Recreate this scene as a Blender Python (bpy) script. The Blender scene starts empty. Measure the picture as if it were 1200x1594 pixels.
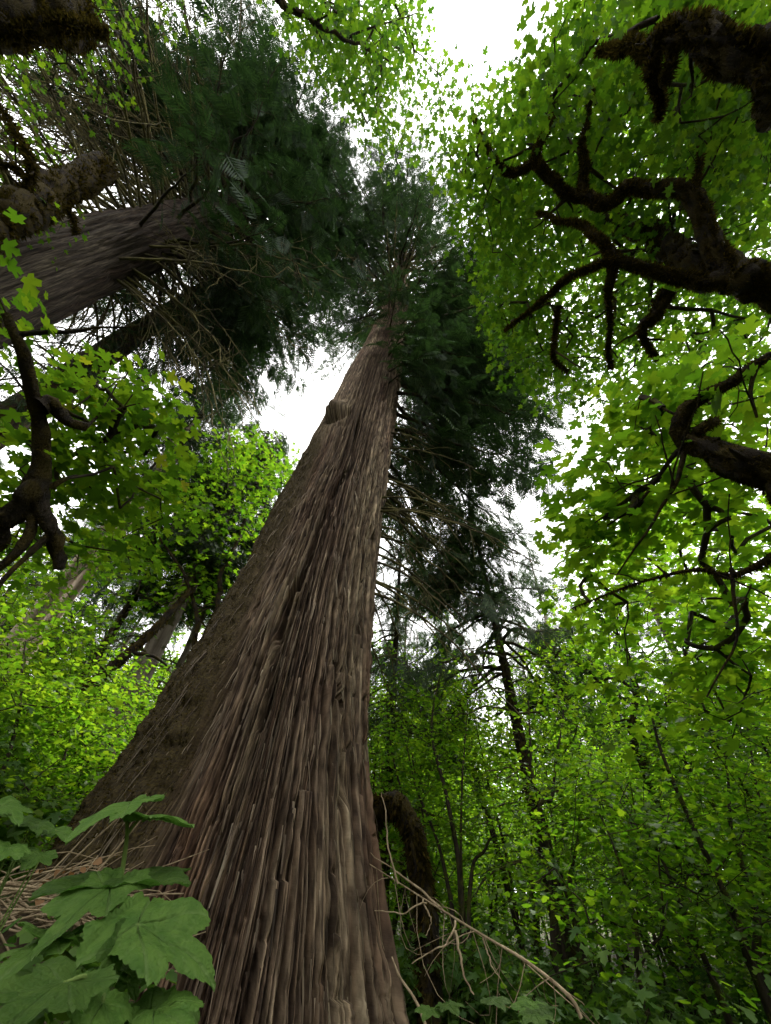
EXPOSURE = 1.42
import bpy, math
import numpy as np
rad = math.radians
RNG = np.random.default_rng(11)
scene = bpy.context.scene
COL = scene.collection

# ------------------------------------------------------------------ camera model (1200 x 1594 photograph pixels)
F = 600.0
CAM = np.array([0.0, 0.0, 1.2])
_up = np.array([55.0, 572.0, -600.0]); _up /= np.linalg.norm(_up)
_y = np.array([0, 0, -1.0]) + _up[2] * _up; _y /= np.linalg.norm(_y)
_x = np.cross(_y, _up)
CM = np.array([_x, _y, _up])

def ray(px, py):
    d = np.array([px - 600.0, 797.0 - py, -F]); d /= np.linalg.norm(d)
    return CM @ d
def at(px, py, dist):                # point seen at that place of the photo, dist metres from the lens
    return CAM + ray(px, py) * dist
def ath(px, py, hd):                 # the same, hd metres away measured along the ground
    w = ray(px, py)
    return CAM + w * (hd / max(1e-6, math.hypot(w[0], w[1])))
def az(px, py):
    w = ray(px, py); return math.atan2(w[0], w[1])

def gz(x, y):
    x = np.asarray(x, float); y = np.asarray(y, float)
    g = -0.5 + 1.4 * np.exp(-((x + 3.2) ** 2 / 12.5 + (y - 4.5) ** 2 / 24.5)) + 0.05 * np.clip(-x, 0, 60)
    g = g + 0.12 * np.sin(x * 0.9 + 1.3 * np.sin(y * 0.5)) * np.sin(y * 0.8 + 0.7) + 0.05 * np.sin(2.3 * x + y) * np.sin(1.9 * y - x)
    d = np.hypot(x, y)
    return g + 0.06 * np.clip(d - 18, 0, 200)

# ------------------------------------------------------------------ noise
_T = np.random.default_rng(5).random((256, 256)).astype(np.float32)
def vnoise(u, v, s=0):
    u = np.asarray(u, float) + s * 17.31; v = np.asarray(v, float) + s * 9.77
    iu = np.floor(u).astype(int); iv = np.floor(v).astype(int)
    fu = u - iu; fv = v - iv
    fu = fu * fu * (3 - 2 * fu); fv = fv * fv * (3 - 2 * fv)
    a = _T[iu % 256, iv % 256]; b = _T[(iu + 1) % 256, iv % 256]
    c = _T[iu % 256, (iv + 1) % 256]; d = _T[(iu + 1) % 256, (iv + 1) % 256]
    return (a * (1 - fu) + b * fu) * (1 - fv) + (c * (1 - fu) + d * fu) * fv
def sstep(a, b, x):
    t = np.clip((x - a) / (b - a), 0, 1); return t * t * (3 - 2 * t)

# ------------------------------------------------------------------ mesh building
class MB:
    def __init__(self): self.v = []; self.f = []; self.n = 0; self.attr = {}
    def add(self, v, faces):         # faces: array (m, k)
        v = np.asarray(v, np.float32).reshape(-1, 3)
        self.v.append(v); self.f.append(np.asarray(faces, np.int64) + self.n); self.n += len(v)
    def build(self, name, mat, parent=None, smooth=False, loc=None):
        me = bpy.data.meshes.new(name)
        if self.n:
            v = np.concatenate(self.v)
            if loc is not None: v = v - np.asarray(loc, np.float32)
            loops = np.concatenate([f.ravel() for f in self.f])
            cnt = np.concatenate([np.full(len(f), f.shape[1]) for f in self.f])
            me.vertices.add(len(v)); me.vertices.foreach_set('co', v.ravel().astype(np.float32))
            me.loops.add(len(loops)); me.loops.foreach_set('vertex_index', loops.astype(np.int32))
            me.polygons.add(len(cnt))
            me.polygons.foreach_set('loop_start', (np.cumsum(cnt) - cnt).astype(np.int32))
            if smooth: me.polygons.foreach_set('use_smooth', np.ones(len(cnt), bool))
            for k, val in self.attr.items():
                if val.ndim == 1:
                    a = me.attributes.new(k, 'FLOAT', 'POINT'); a.data.foreach_set('value', val.astype(np.float32))
                else:
                    a = me.attributes.new(k, 'FLOAT_VECTOR', 'POINT'); a.data.foreach_set('vector', val.astype(np.float32).ravel())
            me.update(calc_edges=True)
        if mat is not None: me.materials.append(mat)
        o = bpy.data.objects.new(name, me); COL.objects.link(o)
        if loc is not None: o.location = [float(c) for c in loc]
        if parent is not None:
            o.parent = parent
        return o

def tag(o, label=None, cat=None, group=None, kind=None):
    if label: o['label'] = label
    if cat: o['category'] = cat
    if group: o['group'] = group
    if kind: o['kind'] = kind
    return o
def empty(name, loc, label, cat, group=None, rz=0.0):
    o = bpy.data.objects.new(name, None); COL.objects.link(o)
    o.location = [float(c) for c in loc]; o.rotation_euler = (0, 0, rz); o.empty_display_size = 0.3
    return tag(o, label, cat, group)
def part(mb, name, mat, root, smooth=False):    # mesh given in world space, stored relative to its thing
    o = mb.build(name, mat, None, smooth)
    me = o.data
    n = len(me.vertices)
    if n:
        co = np.empty(n * 3, np.float32); me.vertices.foreach_get('co', co)
        co = co.reshape(-1, 3) - np.array(root.location, np.float32)
        me.vertices.foreach_set('co', co.ravel()); me.update()
    o.parent = root
    return o
def copy_tree(root, loc, rz, scale=1.0, label=None, group=None):
    c = root.copy(); COL.objects.link(c)
    c.location = [float(q) for q in loc]; c.rotation_euler = (0, 0, rz); c.scale = (scale,) * 3
    if label: c['label'] = label
    if group: c['group'] = group
    for ch in root.children:
        k = ch.copy(); COL.objects.link(k); k.parent = c
        for g in ch.children:
            q = g.copy(); COL.objects.link(q); q.parent = k
    return c

def unit(v):
    v = np.asarray(v, float); return v / np.maximum(1e-9, np.linalg.norm(v, axis=-1, keepdims=True))

def smooth_path(P, n):               # Catmull-Rom through control points -> n points
    P = np.asarray(P, float); m = len(P)
    if m == 2:
        t = np.linspace(0, 1, n)[:, None]; return P[0] * (1 - t) + P[1] * t
    Q = np.vstack([2 * P[0] - P[1], P, 2 * P[-1] - P[-2]])
    t = np.linspace(0, m - 1 - 1e-6, n); i = t.astype(int); f = (t - i)[:, None]
    a, b, c, d = Q[i], Q[i + 1], Q[i + 2], Q[i + 3]
    return 0.5 * (2 * b + (c - a) * f + (2 * a - 5 * b + 4 * c - d) * f ** 2 + (3 * b - a - 3 * c + d) * f ** 3)

def tube(mb, P, R, sides=8, lump=0.0, seed=0, cap=True, lscale=6.0):
    P = np.asarray(P, float); n = len(P); R = np.broadcast_to(np.asarray(R, float), (n,))
    T = np.gradient(P, axis=0); T = unit(T)
    ref = np.array([0, 0, 1.0]) if abs(T[:, 2]).mean() < 0.75 else np.array([1.0, 0.3, 0])
    A = unit(np.cross(T, ref)); B = np.cross(T, A)
    th = np.linspace(0, 2 * np.pi, sides, endpoint=False)
    rr = np.repeat(R[:, None], sides, 1)
    if lump:
        s = np.concatenate([[0], np.cumsum(np.linalg.norm(np.diff(P, axis=0), axis=1))])
        rb = max(0.02, float(R.mean()))
        S = np.repeat(s[:, None], sides, 1) / rb * 0.5
        c1 = np.cos(th)[None] ; s1 = np.sin(th)[None]
        nz = vnoise(S * lscale / 6 + 3 * c1, 1.7 * s1 + 0.6 * S, seed) + 0.5 * vnoise(S * lscale / 2.5 + 7 * c1, 5 * s1 + S, seed + 3)
        rr = rr * (1 + lump * (nz - 0.75))
    V = P[:, None] + rr[..., None] * (A[:, None] * np.cos(th)[None, :, None] + B[:, None] * np.sin(th)[None, :, None])
    i = np.arange(n - 1)[:, None] * sides; j = np.arange(sides)[None]; k = (j + 1) % sides
    fc = np.stack([i + j, i + k, i + sides + k, i + sides + j], -1).reshape(-1, 4)
    mb.add(V.reshape(-1, 3), fc)
    if cap:
        mb.add(np.vstack([V[-1], P[-1] + T[-1] * R[-1] * 0.4]), np.stack([np.arange(sides), (np.arange(sides) + 1) % sides, np.full(sides, sides)], -1))

def twig_tubes(mb, A, B, ra, rb, sides=4, segs=3, sag=0.08, rng=RNG):     # many short curved twigs at once
    A = np.asarray(A, float); B = np.asarray(B, float); n = len(A)
    if n == 0: return
    L = np.linalg.norm(B - A, axis=1)
    bend = rng.normal(0, 1, (n, 3)) * (sag * L)[:, None]
    t = np.linspace(0, 1, segs + 1)
    P = A[:, None] * (1 - t)[None, :, None] + B[:, None] * t[None, :, None] + bend[:, None] * (4 * t * (1 - t))[None, :, None]
    T = unit(B - A); ref = np.where(np.abs(T[:, 2:3]) < 0.8, np.array([[0, 0, 1.0]]), np.array([[1.0, 0, 0]]))
    U = unit(np.cross(T, ref)); W = np.cross(T, U)
    R = np.asarray(ra)[:, None] * (1 - t)[None] + np.asarray(rb)[:, None] * t[None]
    th = np.linspace(0, 2 * np.pi, sides, endpoint=False)
    ring = U[:, None] * np.cos(th)[None, :, None] + W[:, None] * np.sin(th)[None, :, None]
    V = P[:, :, None] + R[:, :, None, None] * ring[:, None]
    base = (np.arange(n) * (segs + 1) * sides)[:, None, None]
    i = (np.arange(segs) * sides)[None, :, None]; j = np.arange(sides)[None, None]; k = (j + 1) % sides
    fc = np.stack([base + i + j, base + i + k, base + i + sides + k, base + i + sides + j], -1).reshape(-1, 4)
    mb.add(V.reshape(-1, 3), fc)

# ------------------------------------------------------------------ leaves
def fan(pts, z=None, centre=(0, 0.22)):
    pts = [tuple(p) for p in pts]; half = pts
    full = half + [(-x, y) for x, y in reversed(half[1:-1])]
    V = np.array([centre] + full, float); m = len(full)
    Z = 0.16 * np.abs(V[:, 0]) - 0.14 * V[:, 1] ** 2 - 0.25 * V[:, 0] ** 2
    V = np.column_stack([V, Z])
    fc = np.array([[0, 1 + i, 1 + (i + 1) % m] for i in range(m)])
    return V, fc
MAPLE_BIG = fan([(0, 0), (0.14, -0.10), (0.40, -0.02), (0.30, 0.14), (0.42, 0.24), (0.62, 0.42), (0.50, 0.50), (0.46, 0.62), (0.30, 0.55), (0.17, 0.47), (0.20, 0.66), (0.27, 0.76), (0.13, 0.84), (0, 1.04)])
MAPLE_MID = fan([(0, 0), (0.38, -0.03), (0.26, 0.18), (0.60, 0.45), (0.18, 0.47), (0.22, 0.76), (0, 1.03)])
VINE = fan([(0, 0), (0.36, 0.0), (0.52, 0.30), (0.34, 0.40), (0.40, 0.68), (0, 1.0)])
SIMPLE = fan([(0, 0), (0.42, 0.25), (0.34, 0.62), (0, 1.0)])
def leaves(mb, pos, tip, nrm, size, tmpl):
    V, fc = tmpl
    tip = unit(tip); Z = unit(nrm - np.sum(nrm * tip, -1, keepdims=True) * tip); X = np.cross(tip, Z)
    n = len(pos); k = len(V); s = np.asarray(size)[:, None, None]
    W = pos[:, None] + s * (V[None, :, 0:1] * X[:, None] + V[None, :, 1:2] * tip[:, None] + V[None, :, 2:3] * Z[:, None])
    mb.add(W.reshape(-1, 3), (fc[None] + (np.arange(n) * k)[:, None, None]).reshape(-1, fc.shape[1]))

def sprays_of_leaves(mb, centres, n, radius, size, tmpl, rng, flat=0.18, tilt=0.35, droop=0.25):
    c = np.repeat(centres, n, axis=0); m = len(c)
    a = rng.random(m) * 2 * np.pi; r = radius * np.sqrt(rng.random(m))
    tl = np.repeat(rng.normal(0, 0.22, (len(centres), 2)), n, axis=0)      # each spray is a tilted layer
    off = np.column_stack([np.cos(a) * r, np.sin(a) * r, rng.normal(0, flat * radius, m)])
    off[:, 2] += off[:, 0] * tl[:, 0] + off[:, 1] * tl[:, 1] - 0.25 * r * r / max(radius, 1e-6)
    a2 = a + rng.normal(0, 0.8, m)
    tip = np.column_stack([np.cos(a2), np.sin(a2), -droop + rng.normal(0, 0.25, m)])
    nrm = np.column_stack([rng.normal(0, tilt, (m, 2)) - tl, np.ones(m)])
    leaves(mb, c + off, tip, nrm, size * (0.5 + 0.75 * rng.random(m)), tmpl)
    return c, c + off

# ------------------------------------------------------------------ a branching skeleton that reaches every spray
def grow(skel, targets, rng, step=0.5, rmin=0.004, rmax=0.06, power=0.5, sag=0.10, up=0.15):
    """skel (k,3) existing nodes; returns segment arrays A,B,ra,rb reaching all targets (nearest first)."""
    nodes = [np.asarray(p, float) for p in skel]; parent = [-1] * len(nodes)
    arr = np.zeros((len(nodes) + 14 * len(targets) + 10, 3)); arr[:len(nodes)] = nodes; cnt = len(nodes)
    par = np.full(len(arr), -1); ends = []
    T = np.asarray(targets, float)
    d0 = np.min(np.linalg.norm(T[:, None] - arr[None, :cnt], axis=2), axis=1)
    for ti in np.argsort(d0):
        t = T[ti]
        d = np.linalg.norm(arr[:cnt] - t, axis=1); i = int(np.argmin(d)); L = d[i]
        k = int(min(12, max(1, round(L / step)))); prev = i
        b = rng.normal(0, 1, 3) * sag * L; b[2] += up * L
        p0 = arr[i].copy()
        for q in range(1, k + 1):
            f = q / k
            arr[cnt] = p0 * (1 - f) + t * f + b * f * (1 - f) * 1.3
            par[cnt] = prev; prev = cnt; cnt += 1
        ends.append(prev)
    w = np.zeros(cnt); w[ends] = 1
    for i in range(cnt - 1, -1, -1):
        if par[i] >= 0: w[par[i]] += w[i]
    ix = np.nonzero(par[:cnt] >= 0)[0]
    r = np.clip(rmin * np.maximum(1, w) ** power, rmin, rmax)
    ra = np.where(par[par[ix]] >= 0, r[par[ix]], r[ix]); ra = np.minimum(ra, r[ix] * 1.5)
    return arr[par[ix]], arr[ix], ra, r[ix]

# ------------------------------------------------------------------ node helpers
def new_mat(name):
    m = bpy.data.materials.new(name); m.use_nodes = True
    nt = m.node_tree; nt.nodes.clear()
    return m, nt, nt.nodes, nt.links
def ramp(nd, stops, interp='LINEAR'):
    r = nd.new('ShaderNodeValToRGB'); e = r.color_ramp.elements; r.color_ramp.interpolation = interp
    while len(e) > 1: e.remove(e[-1])
    e[0].position = stops[0][0]; e[0].color = (*stops[0][1], 1)
    for p, c in stops[1:]:
        q = e.new(p); q.color = (*c, 1)
    return r
def leaf_mat(name, cols, trans, tw=0.55, gloss=0.022, rough=0.5):
    m, nt, nd, lk = new_mat(name)
    geo = nd.new('ShaderNodeNewGeometry'); oi = nd.new('ShaderNodeObjectInfo')
    ad = nd.new('ShaderNodeMath'); ad.operation = 'MULTIPLY_ADD'; ad.inputs[1].default_value = 0.8
    ml = nd.new('ShaderNodeMath'); ml.operation = 'MULTIPLY'; ml.inputs[1].default_value = 0.2
    lk.new(oi.outputs['Random'], ml.inputs[0]); lk.new(geo.outputs['Random Per Island'], ad.inputs[0]); lk.new(ml.outputs[0], ad.inputs[2])
    r = ramp(nd, cols); lk.new(ad.outputs[0], r.inputs[0])
    r2 = ramp(nd, trans); lk.new(ad.outputs[0], r2.inputs[0])
    df = nd.new('ShaderNodeBsdfDiffuse'); tr = nd.new('ShaderNodeBsdfTranslucent'); gl = nd.new('ShaderNodeBsdfGlossy')
    gl.inputs['Roughness'].default_value = rough; gl.inputs['Color'].default_value = (0.8, 0.9, 0.85, 1)
    lk.new(r.outputs[0], df.inputs[0]); lk.new(r2.outputs[0], tr.inputs[0])
    m1 = nd.new('ShaderNodeMixShader'); m1.inputs[0].default_value = tw
    lk.new(df.outputs[0], m1.inputs[1]); lk.new(tr.outputs[0], m1.inputs[2])
    m2 = nd.new('ShaderNodeMixShader'); m2.inputs[0].default_value = gloss
    lk.new(m1.outputs[0], m2.inputs[1]); lk.new(gl.outputs[0], m2.inputs[2])
    out = nd.new('ShaderNodeOutputMaterial'); lk.new(m2.outputs[0], out.inputs[0])
    return m
def wood_mat(name, c1, c2, scale=8.0, moss=None, moss_amt=0.5, bump=0.6, stretch=(1, 1, 0.25)):
    m, nt, nd, lk = new_mat(name)
    tc = nd.new('ShaderNodeTexCoord'); mp = nd.new('ShaderNodeMapping'); mp.inputs['Scale'].default_value = stretch
    lk.new(tc.outputs['Object'], mp.inputs[0])
    n1 = nd.new('ShaderNodeTexNoise'); n1.inputs['Scale'].default_value = scale; n1.inputs['Detail'].default_value = 6
    lk.new(mp.outputs[0], n1.inputs['Vector'])
    r = ramp(nd, [(0.3, c1), (0.7, c2)]); lk.new(n1.outputs[0], r.inputs[0])
    col = r.outputs[0]
    bs = nd.new('ShaderNodeBsdfPrincipled'); bs.inputs['Roughness'].default_value = 0.9
    if 'Specular IOR Level' in bs.inputs: bs.inputs['Specular IOR Level'].default_value = 0.15
    if moss:
        n2 = nd.new('ShaderNodeTexNoise'); n2.inputs['Scale'].default_value = scale * 0.35; n2.inputs['Detail'].default_value = 4
        lk.new(tc.outputs['Object'], n2.inputs['Vector'])
        n3 = nd.new('ShaderNodeTexNoise'); n3.inputs['Scale'].default_value = scale * 6
        lk.new(tc.outputs['Object'], n3.inputs['Vector'])
        r3 = ramp(nd, [(0.3, tuple(0.5 * q for q in moss)), (0.7, tuple(1.5 * q for q in moss))]); lk.new(n3.outputs[0], r3.inputs[0])
        r2 = ramp(nd, [(0.62 - 0.35 * moss_amt, (0, 0, 0)), (0.72 - 0.35 * moss_amt, (1, 1, 1))]); lk.new(n2.outputs[0], r2.inputs[0])
        mx = nd.new('ShaderNodeMix'); mx.data_type = 'RGBA'
        lk.new(r2.outputs[0], mx.inputs[0]); lk.new(col, mx.inputs[6]); lk.new(r3.outputs[0], mx.inputs[7]); col = mx.outputs[2]
    lk.new(col, bs.inputs['Base Color'])
    nb = nd.new('ShaderNodeTexNoise'); nb.inputs['Scale'].default_value = scale * 4; nb.inputs['Detail'].default_value = 6
    lk.new(mp.outputs[0], nb.inputs['Vector'])
    bp = nd.new('ShaderNodeBump'); bp.inputs['Strength'].default_value = bump; bp.inputs['Distance'].default_value = 0.03
    lk.new(nb.outputs[0], bp.inputs['Height']); lk.new(bp.outputs[0], bs.inputs['Normal'])
    out = nd.new('ShaderNodeOutputMaterial'); lk.new(bs.outputs[0], out.inputs[0])
    return m

M_MAPLE = leaf_mat('maple_leaf', [(0.0, (0.025, 0.060, 0.005)), (0.55, (0.045, 0.095, 0.007)), (0.97, (0.075, 0.125, 0.008)), (1.0, (0.25, 0.19, 0.015))],
                   [(0.0, (0.05, 0.15, 0.007)), (0.6, (0.14, 0.29, 0.010)), (0.97, (0.24, 0.38, 0.012)), (1.0, (0.55, 0.42, 0.02))])
M_VINE = leaf_mat('vine_maple_leaf', [(0.0, (0.035, 0.08, 0.005)), (0.5, (0.07, 0.13, 0.007)), (1.0, (0.11, 0.17, 0.010))],
                  [(0.0, (0.10, 0.28, 0.010)), (0.6, (0.22, 0.43, 0.014)), (1.0, (0.36, 0.53, 0.018))])
M_UNDER = leaf_mat('shrub_leaf', [(0.0, (0.03, 0.075, 0.012)), (0.6, (0.06, 0.12, 0.016)), (1.0, (0.10, 0.16, 0.03))],
                   [(0.0, (0.05, 0.14, 0.01)), (1.0, (0.14, 0.26, 0.02))], tw=0.4)
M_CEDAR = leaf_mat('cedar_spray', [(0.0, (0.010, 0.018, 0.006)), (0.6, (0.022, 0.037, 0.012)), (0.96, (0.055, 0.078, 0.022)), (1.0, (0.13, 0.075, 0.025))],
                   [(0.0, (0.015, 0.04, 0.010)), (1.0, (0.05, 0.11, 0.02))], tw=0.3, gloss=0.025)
M_BIGLEAF = leaf_mat('broad_plant_leaf', [(0.0, (0.045, 0.11, 0.038)), (1.0, (0.075, 0.15, 0.05))], [(0.0, (0.09, 0.20, 0.03)), (1.0, (0.16, 0.30, 0.04))], tw=0.3, gloss=0.06, rough=0.5)
M_MOSSY = wood_mat('mossy_bark', (0.007, 0.005, 0.004), (0.032, 0.024, 0.016), 20, (0.036, 0.026, 0.006), 0.5, bump=1.0)
M_DARKWOOD = wood_mat('dark_twig_bark', (0.014, 0.011, 0.008), (0.045, 0.034, 0.024), 14, (0.05, 0.05, 0.012), 0.35)
M_LICHEN = wood_mat('lichen_branch', (0.025, 0.02, 0.012), (0.10, 0.085, 0.045), 7, (0.125, 0.11, 0.045), 0.5)
M_GREYBARK = wood_mat('grey_bark', (0.09, 0.07, 0.055), (0.24, 0.20, 0.165), 10, (0.06, 0.06, 0.02), 0.2, stretch=(1, 1, 0.12))
M_PALETRUNK = wood_mat('pale_bark', (0.22, 0.17, 0.12), (0.42, 0.34, 0.26), 6, None, stretch=(1, 1, 0.2))
M_DEADWOOD = wood_mat('dead_branch_wood', (0.17, 0.12, 0.075), (0.40, 0.31, 0.20), 16, None)
M_MOSS = leaf_mat('moss_tuft', [(0.0, (0.010, 0.008, 0.003)), (0.6, (0.032, 0.024, 0.006)), (1.0, (0.11, 0.072, 0.015))], [(0.0, (0.03, 0.03, 0.005)), (1.0, (0.12, 0.09, 0.015))], tw=0.25, gloss=0.0)
M_STEM = wood_mat('green_stem', (0.08, 0.13, 0.03), (0.14, 0.19, 0.05), 20, None, bump=0.1)
# ================================================================== the great cedar
DT = 6.5
AZ0 = rad(-11.8)
R_E = [(635,1594),(612,1500),(595,1420),(583,1330),(575,1250),(570,1150),(575,1000),(583,900),(592,800),(603,720),(612,640),(625,560),(632,500),(635,450)]
L_E = [(590,490),(565,540),(540,580),(515,630),(490,680),(468,730),(430,800),(395,880),(350,960),(300,1040),(255,1110),(205,1190),(150,1260),(100,1330),(60,1380)]
def _prof(E):
    out = []
    for p in E:
        w = ray(*p); a = math.atan2(w[0], w[1]); el = math.asin(w[2])
        out.append((CAM[2] + math.tan(el) * math.sqrt(DT ** 2 - 1.4 ** 2), a))
    out.sort(); return np.array(out)
_pr, _pl = _prof(R_E), _prof(L_E)
def edge_az(h):
    return np.interp(h, _pl[:, 0], _pl[:, 1]), np.interp(h, _pr[:, 0], _pr[:, 1])
def axis_az(h):
    l, r = edge_az(h); return np.where(h < 4.5, AZ0, AZ0 + ((l + r) / 2 - AZ0) * sstep(3.5, 7, h))
def trunk_axis(h):
    a = axis_az(h); return np.stack([CAM[0] + DT * np.sin(a), CAM[1] + DT * np.cos(a), h + 0 * a], -1)
def radii(h):
    l, r = edge_az(h); a = axis_az(h)
    t = np.clip(1 - (h - 24) / 28.0, 0.06, 1)
    rl = DT * np.sin(a - l); rr = DT * np.sin(r - a)
    return rl * np.where(h > 24, t, 1), rr * np.where(h > 24, t, 1)
TOC = np.array([-math.sin(AZ0), -math.cos(AZ0), 0]); LEFT = np.array([-math.cos(AZ0), math.sin(AZ0), 0])

def trunk_phi_h(px, py):             # where a ray meets the smooth trunk
    w = ray(px, py); hd = math.hypot(w[0], w[1])
    for t in np.linspace(3.2, 30, 4000):
        p = CAM + w * t; h = p[2]; c = trunk_axis(np.array(h)); d = p - c; d[2] = 0
        q = np.linalg.norm(d); rl, rr = radii(np.array(h)); ph = math.atan2(d @ LEFT, d @ TOC)
        rf = 0.5 * (rl + rr) * 0.96; s = math.sin(ph)
        R = rf + (rl - rf) * max(0, s) ** 1.5 + (rr - rf) * max(0, -s) ** 1.5
        if q <= R and t * hd < DT + 1.5: return ph, float(h)
    return None

_val = [trunk_phi_h(*p) for p in [(232,1400),(300,1215),(352,1080),(385,970),(440,850),(478,765)]]
_val = np.array(sorted([(b, a) for a, b in [v for v in _val if v]]))
_crk = [[trunk_phi_h(*p) for p in L] for L in ([(541,735),(520,768),(497,825),(478,880),(455,925),(438,985),(428,1040),(414,1105)], [(558,655),(552,690),(544,735)], [(470,900),(455,925),(440,975)], [(520,1060),(528,1120),(523,1210)])]
_crk = [np.array(sorted([(b, a) for a, b in [v for v in L if v]])) for L in _crk]

_burl = trunk_phi_h(526, 643)
def trunk_surface(phi, h):
    """phi, h arrays -> points, u, moss"""
    rl, rr = radii(h); s = np.sin(phi)
    rf = 0.5 * (rl + rr) * 0.96
    R = rf + (rl - rf) * np.maximum(0, s) ** 1.5 + (rr - rf) * np.maximum(0, -s) ** 1.5
    u = phi * 1.75
    k = np.clip(R / 1.75, 0.2, 1.2)
    lowf = np.exp(-np.maximum(h, 0) / 4.5)
    w = 0.10 * (vnoise(u / 0.6, h / 3.5, 1) - 0.5) + 0.014 * (vnoise(u / 0.2, h / 0.9, 2) - 0.5)
    uw = u + w
    # broad flutes running down into the buttresses
    fl = (vnoise(uw / 0.75 + 40, h / 9, 3) - 0.5) * (0.10 + 0.34 * lowf) + (vnoise(uw / 0.30 + 40, h / 6, 4) - 0.5) * (0.08 + 0.16 * lowf)
    d = fl * k
    # deep hollow between the front face and the mossy left buttress
    pv = np.interp(h, _val[:, 0], _val[:, 1])
    wv = 0.10 + 0.07 * lowf
    d -= (0.30 * lowf + 0.06) * np.exp(-((phi - pv - 0.05) / wv) ** 2) * sstep(12, 7, h)
    front = sstep(pv + 0.12, pv - 0.02, phi)
    # shaggy strips of bark
    def strips(width, lmin, lvar, sd):
        x = (u + 1.6 * w + 0.5 * width * (vnoise(u / (3 * width), h / 2.2, sd) - 0.5)) / width + 300
        i_ = np.floor(x).astype(int); f_ = x - i_
        r1 = _T[i_ % 256, (sd * 7) % 256]; r2 = _T[(i_ * 3 + 11) % 256, (sd * 13) % 256]
        hh_ = h / (lmin + lvar * r1) + 7 * r2 + 50; g_ = np.floor(hh_).astype(int); q_ = hh_ - g_
        pl = _T[(i_ * 5 + g_ * 3) % 256, (g_ * 7 + sd) % 256]
        box = 1 - np.exp(-((1 - np.abs(2 * f_ - 1)) / (0.16 + 0.22 * r2)) ** 2)
        box = box * (1 + 0.5 * (pl - 0.5) * (2 * f_ - 1))               # strips lie slightly tilted
        end = sstep(0.0, 0.04, q_)                                  # each strip hangs free at its lower end
        return pl, box * (0.35 + 0.65 * end), q_
    pF, bF, qF = strips(0.21, 7.0, 9.0, 25); pA, bA, qA = strips(0.085, 3.0, 5.0, 21); pB, bB, qB = strips(0.036, 1.6, 3.2, 22); pC, bC, qC = strips(0.016, 0.7, 1.5, 23)
    bark = 0.050 * (pA * bA - 0.55) + 0.05 * (bA - 1) + 0.040 * (pB * bB - 0.5) + 0.050 * (bB - 1) + 0.020 * (pC * bC - 0.5) + 0.012 * (1 - qB) * bB * pB
    bark = bark + 0.045 + 0.05 * (pF - 0.5) + 0.14 * (np.minimum(bF, .8) / .8 - 1)
    n3 = vnoise(uw / 0.05 + 50, h / 0.9, 6); bark = bark - 0.03 * np.exp(-((n3 - 0.42) / 0.06) ** 2) - 0.020 * sstep(1.3, 0.2, h) * np.exp(-((vnoise(u / 0.06, h / 0.035, 31) - 0.45) / 0.10) ** 2)
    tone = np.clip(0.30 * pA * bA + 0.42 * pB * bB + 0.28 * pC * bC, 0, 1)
    lift = np.maximum(0, vnoise(uw / 0.06 + 90, h / 0.45, 8) - 0.80) * 0.28     # loose plates lifting off
    bark = bark + lift
    # moss cushions on the left flank
    mn = vnoise(u / 0.28, h / 0.5, 9) * 0.6 + vnoise(u / 0.1, h / 0.16, 10) * 0.4
    moss = sstep(pv - 0.02, pv + 0.30, phi) * sstep(2.75, 2.2, phi) * sstep(11.5, 7.5, h)
    mossm = np.clip(moss * 1.5 * sstep(0.22, 0.50, mn + 0.3 * moss - 0.05), 0, 1)
    mossd = 0.07 * mossm * (0.4 + vnoise(u / 0.12, h / 0.15, 11)) + 0.03 * mossm * vnoise(u / 0.04, h / 0.05, 13)
    qb = np.sqrt(((phi - _burl[0] - 0.06) / 0.27) ** 2 + ((h - _burl[1] - .1) / 0.42) ** 2)       # the burl swells out of the trunk
    bark_k = 1 - 0.85 * np.exp(-qb ** 4); mossm = np.maximum(mossm, 0.75 * np.exp(-qb ** 6) * (0.4 + 0.6 * vnoise(phi * 30, h * 12, 44)))
    d = d + 0.36 * np.exp(-qb ** 3) * (0.85 + 0.5 * (vnoise(phi * 9, h * 5, 41) - 0.5)) - 0.16 * np.exp(-((qb - 1.25) / 0.25) ** 2) * (h < _burl[1] + .1)
    bark = bark * bark_k
    d = d + bark * (0.45 + 0.55 * front) * np.clip(k + 0.25, 0.4, 1.2) * (1 - 0.7 * mossm) + mossd
    for c in _crk:                                                              # the open fissures
        pc = np.interp(h, c[:, 0], c[:, 1]) + 0.02 * (vnoise(h * 2.2, h * 0, 14) - 0.5)
        span = sstep(c[0, 0] - 0.35, c[0, 0] + 0.05, h) * sstep(c[-1, 0] + 0.5, c[-1, 0] - 0.1, h)
        d -= 0.40 * span * np.exp(-((phi - pc) / 0.042) ** 4) * (0.35 + 0.65 * sstep(0.25, 0.5, vnoise(h * 0.9, h * 0, 15)))
        d += 0.06 * span * np.exp(-((phi - pc - 0.09) / 0.045) ** 2)
    R = R + d
    ax = trunk_axis(h)
    P = ax + R[..., None] * (np.cos(phi)[..., None] * TOC + s[..., None] * LEFT)
    return P, u, mossm, tone

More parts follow.
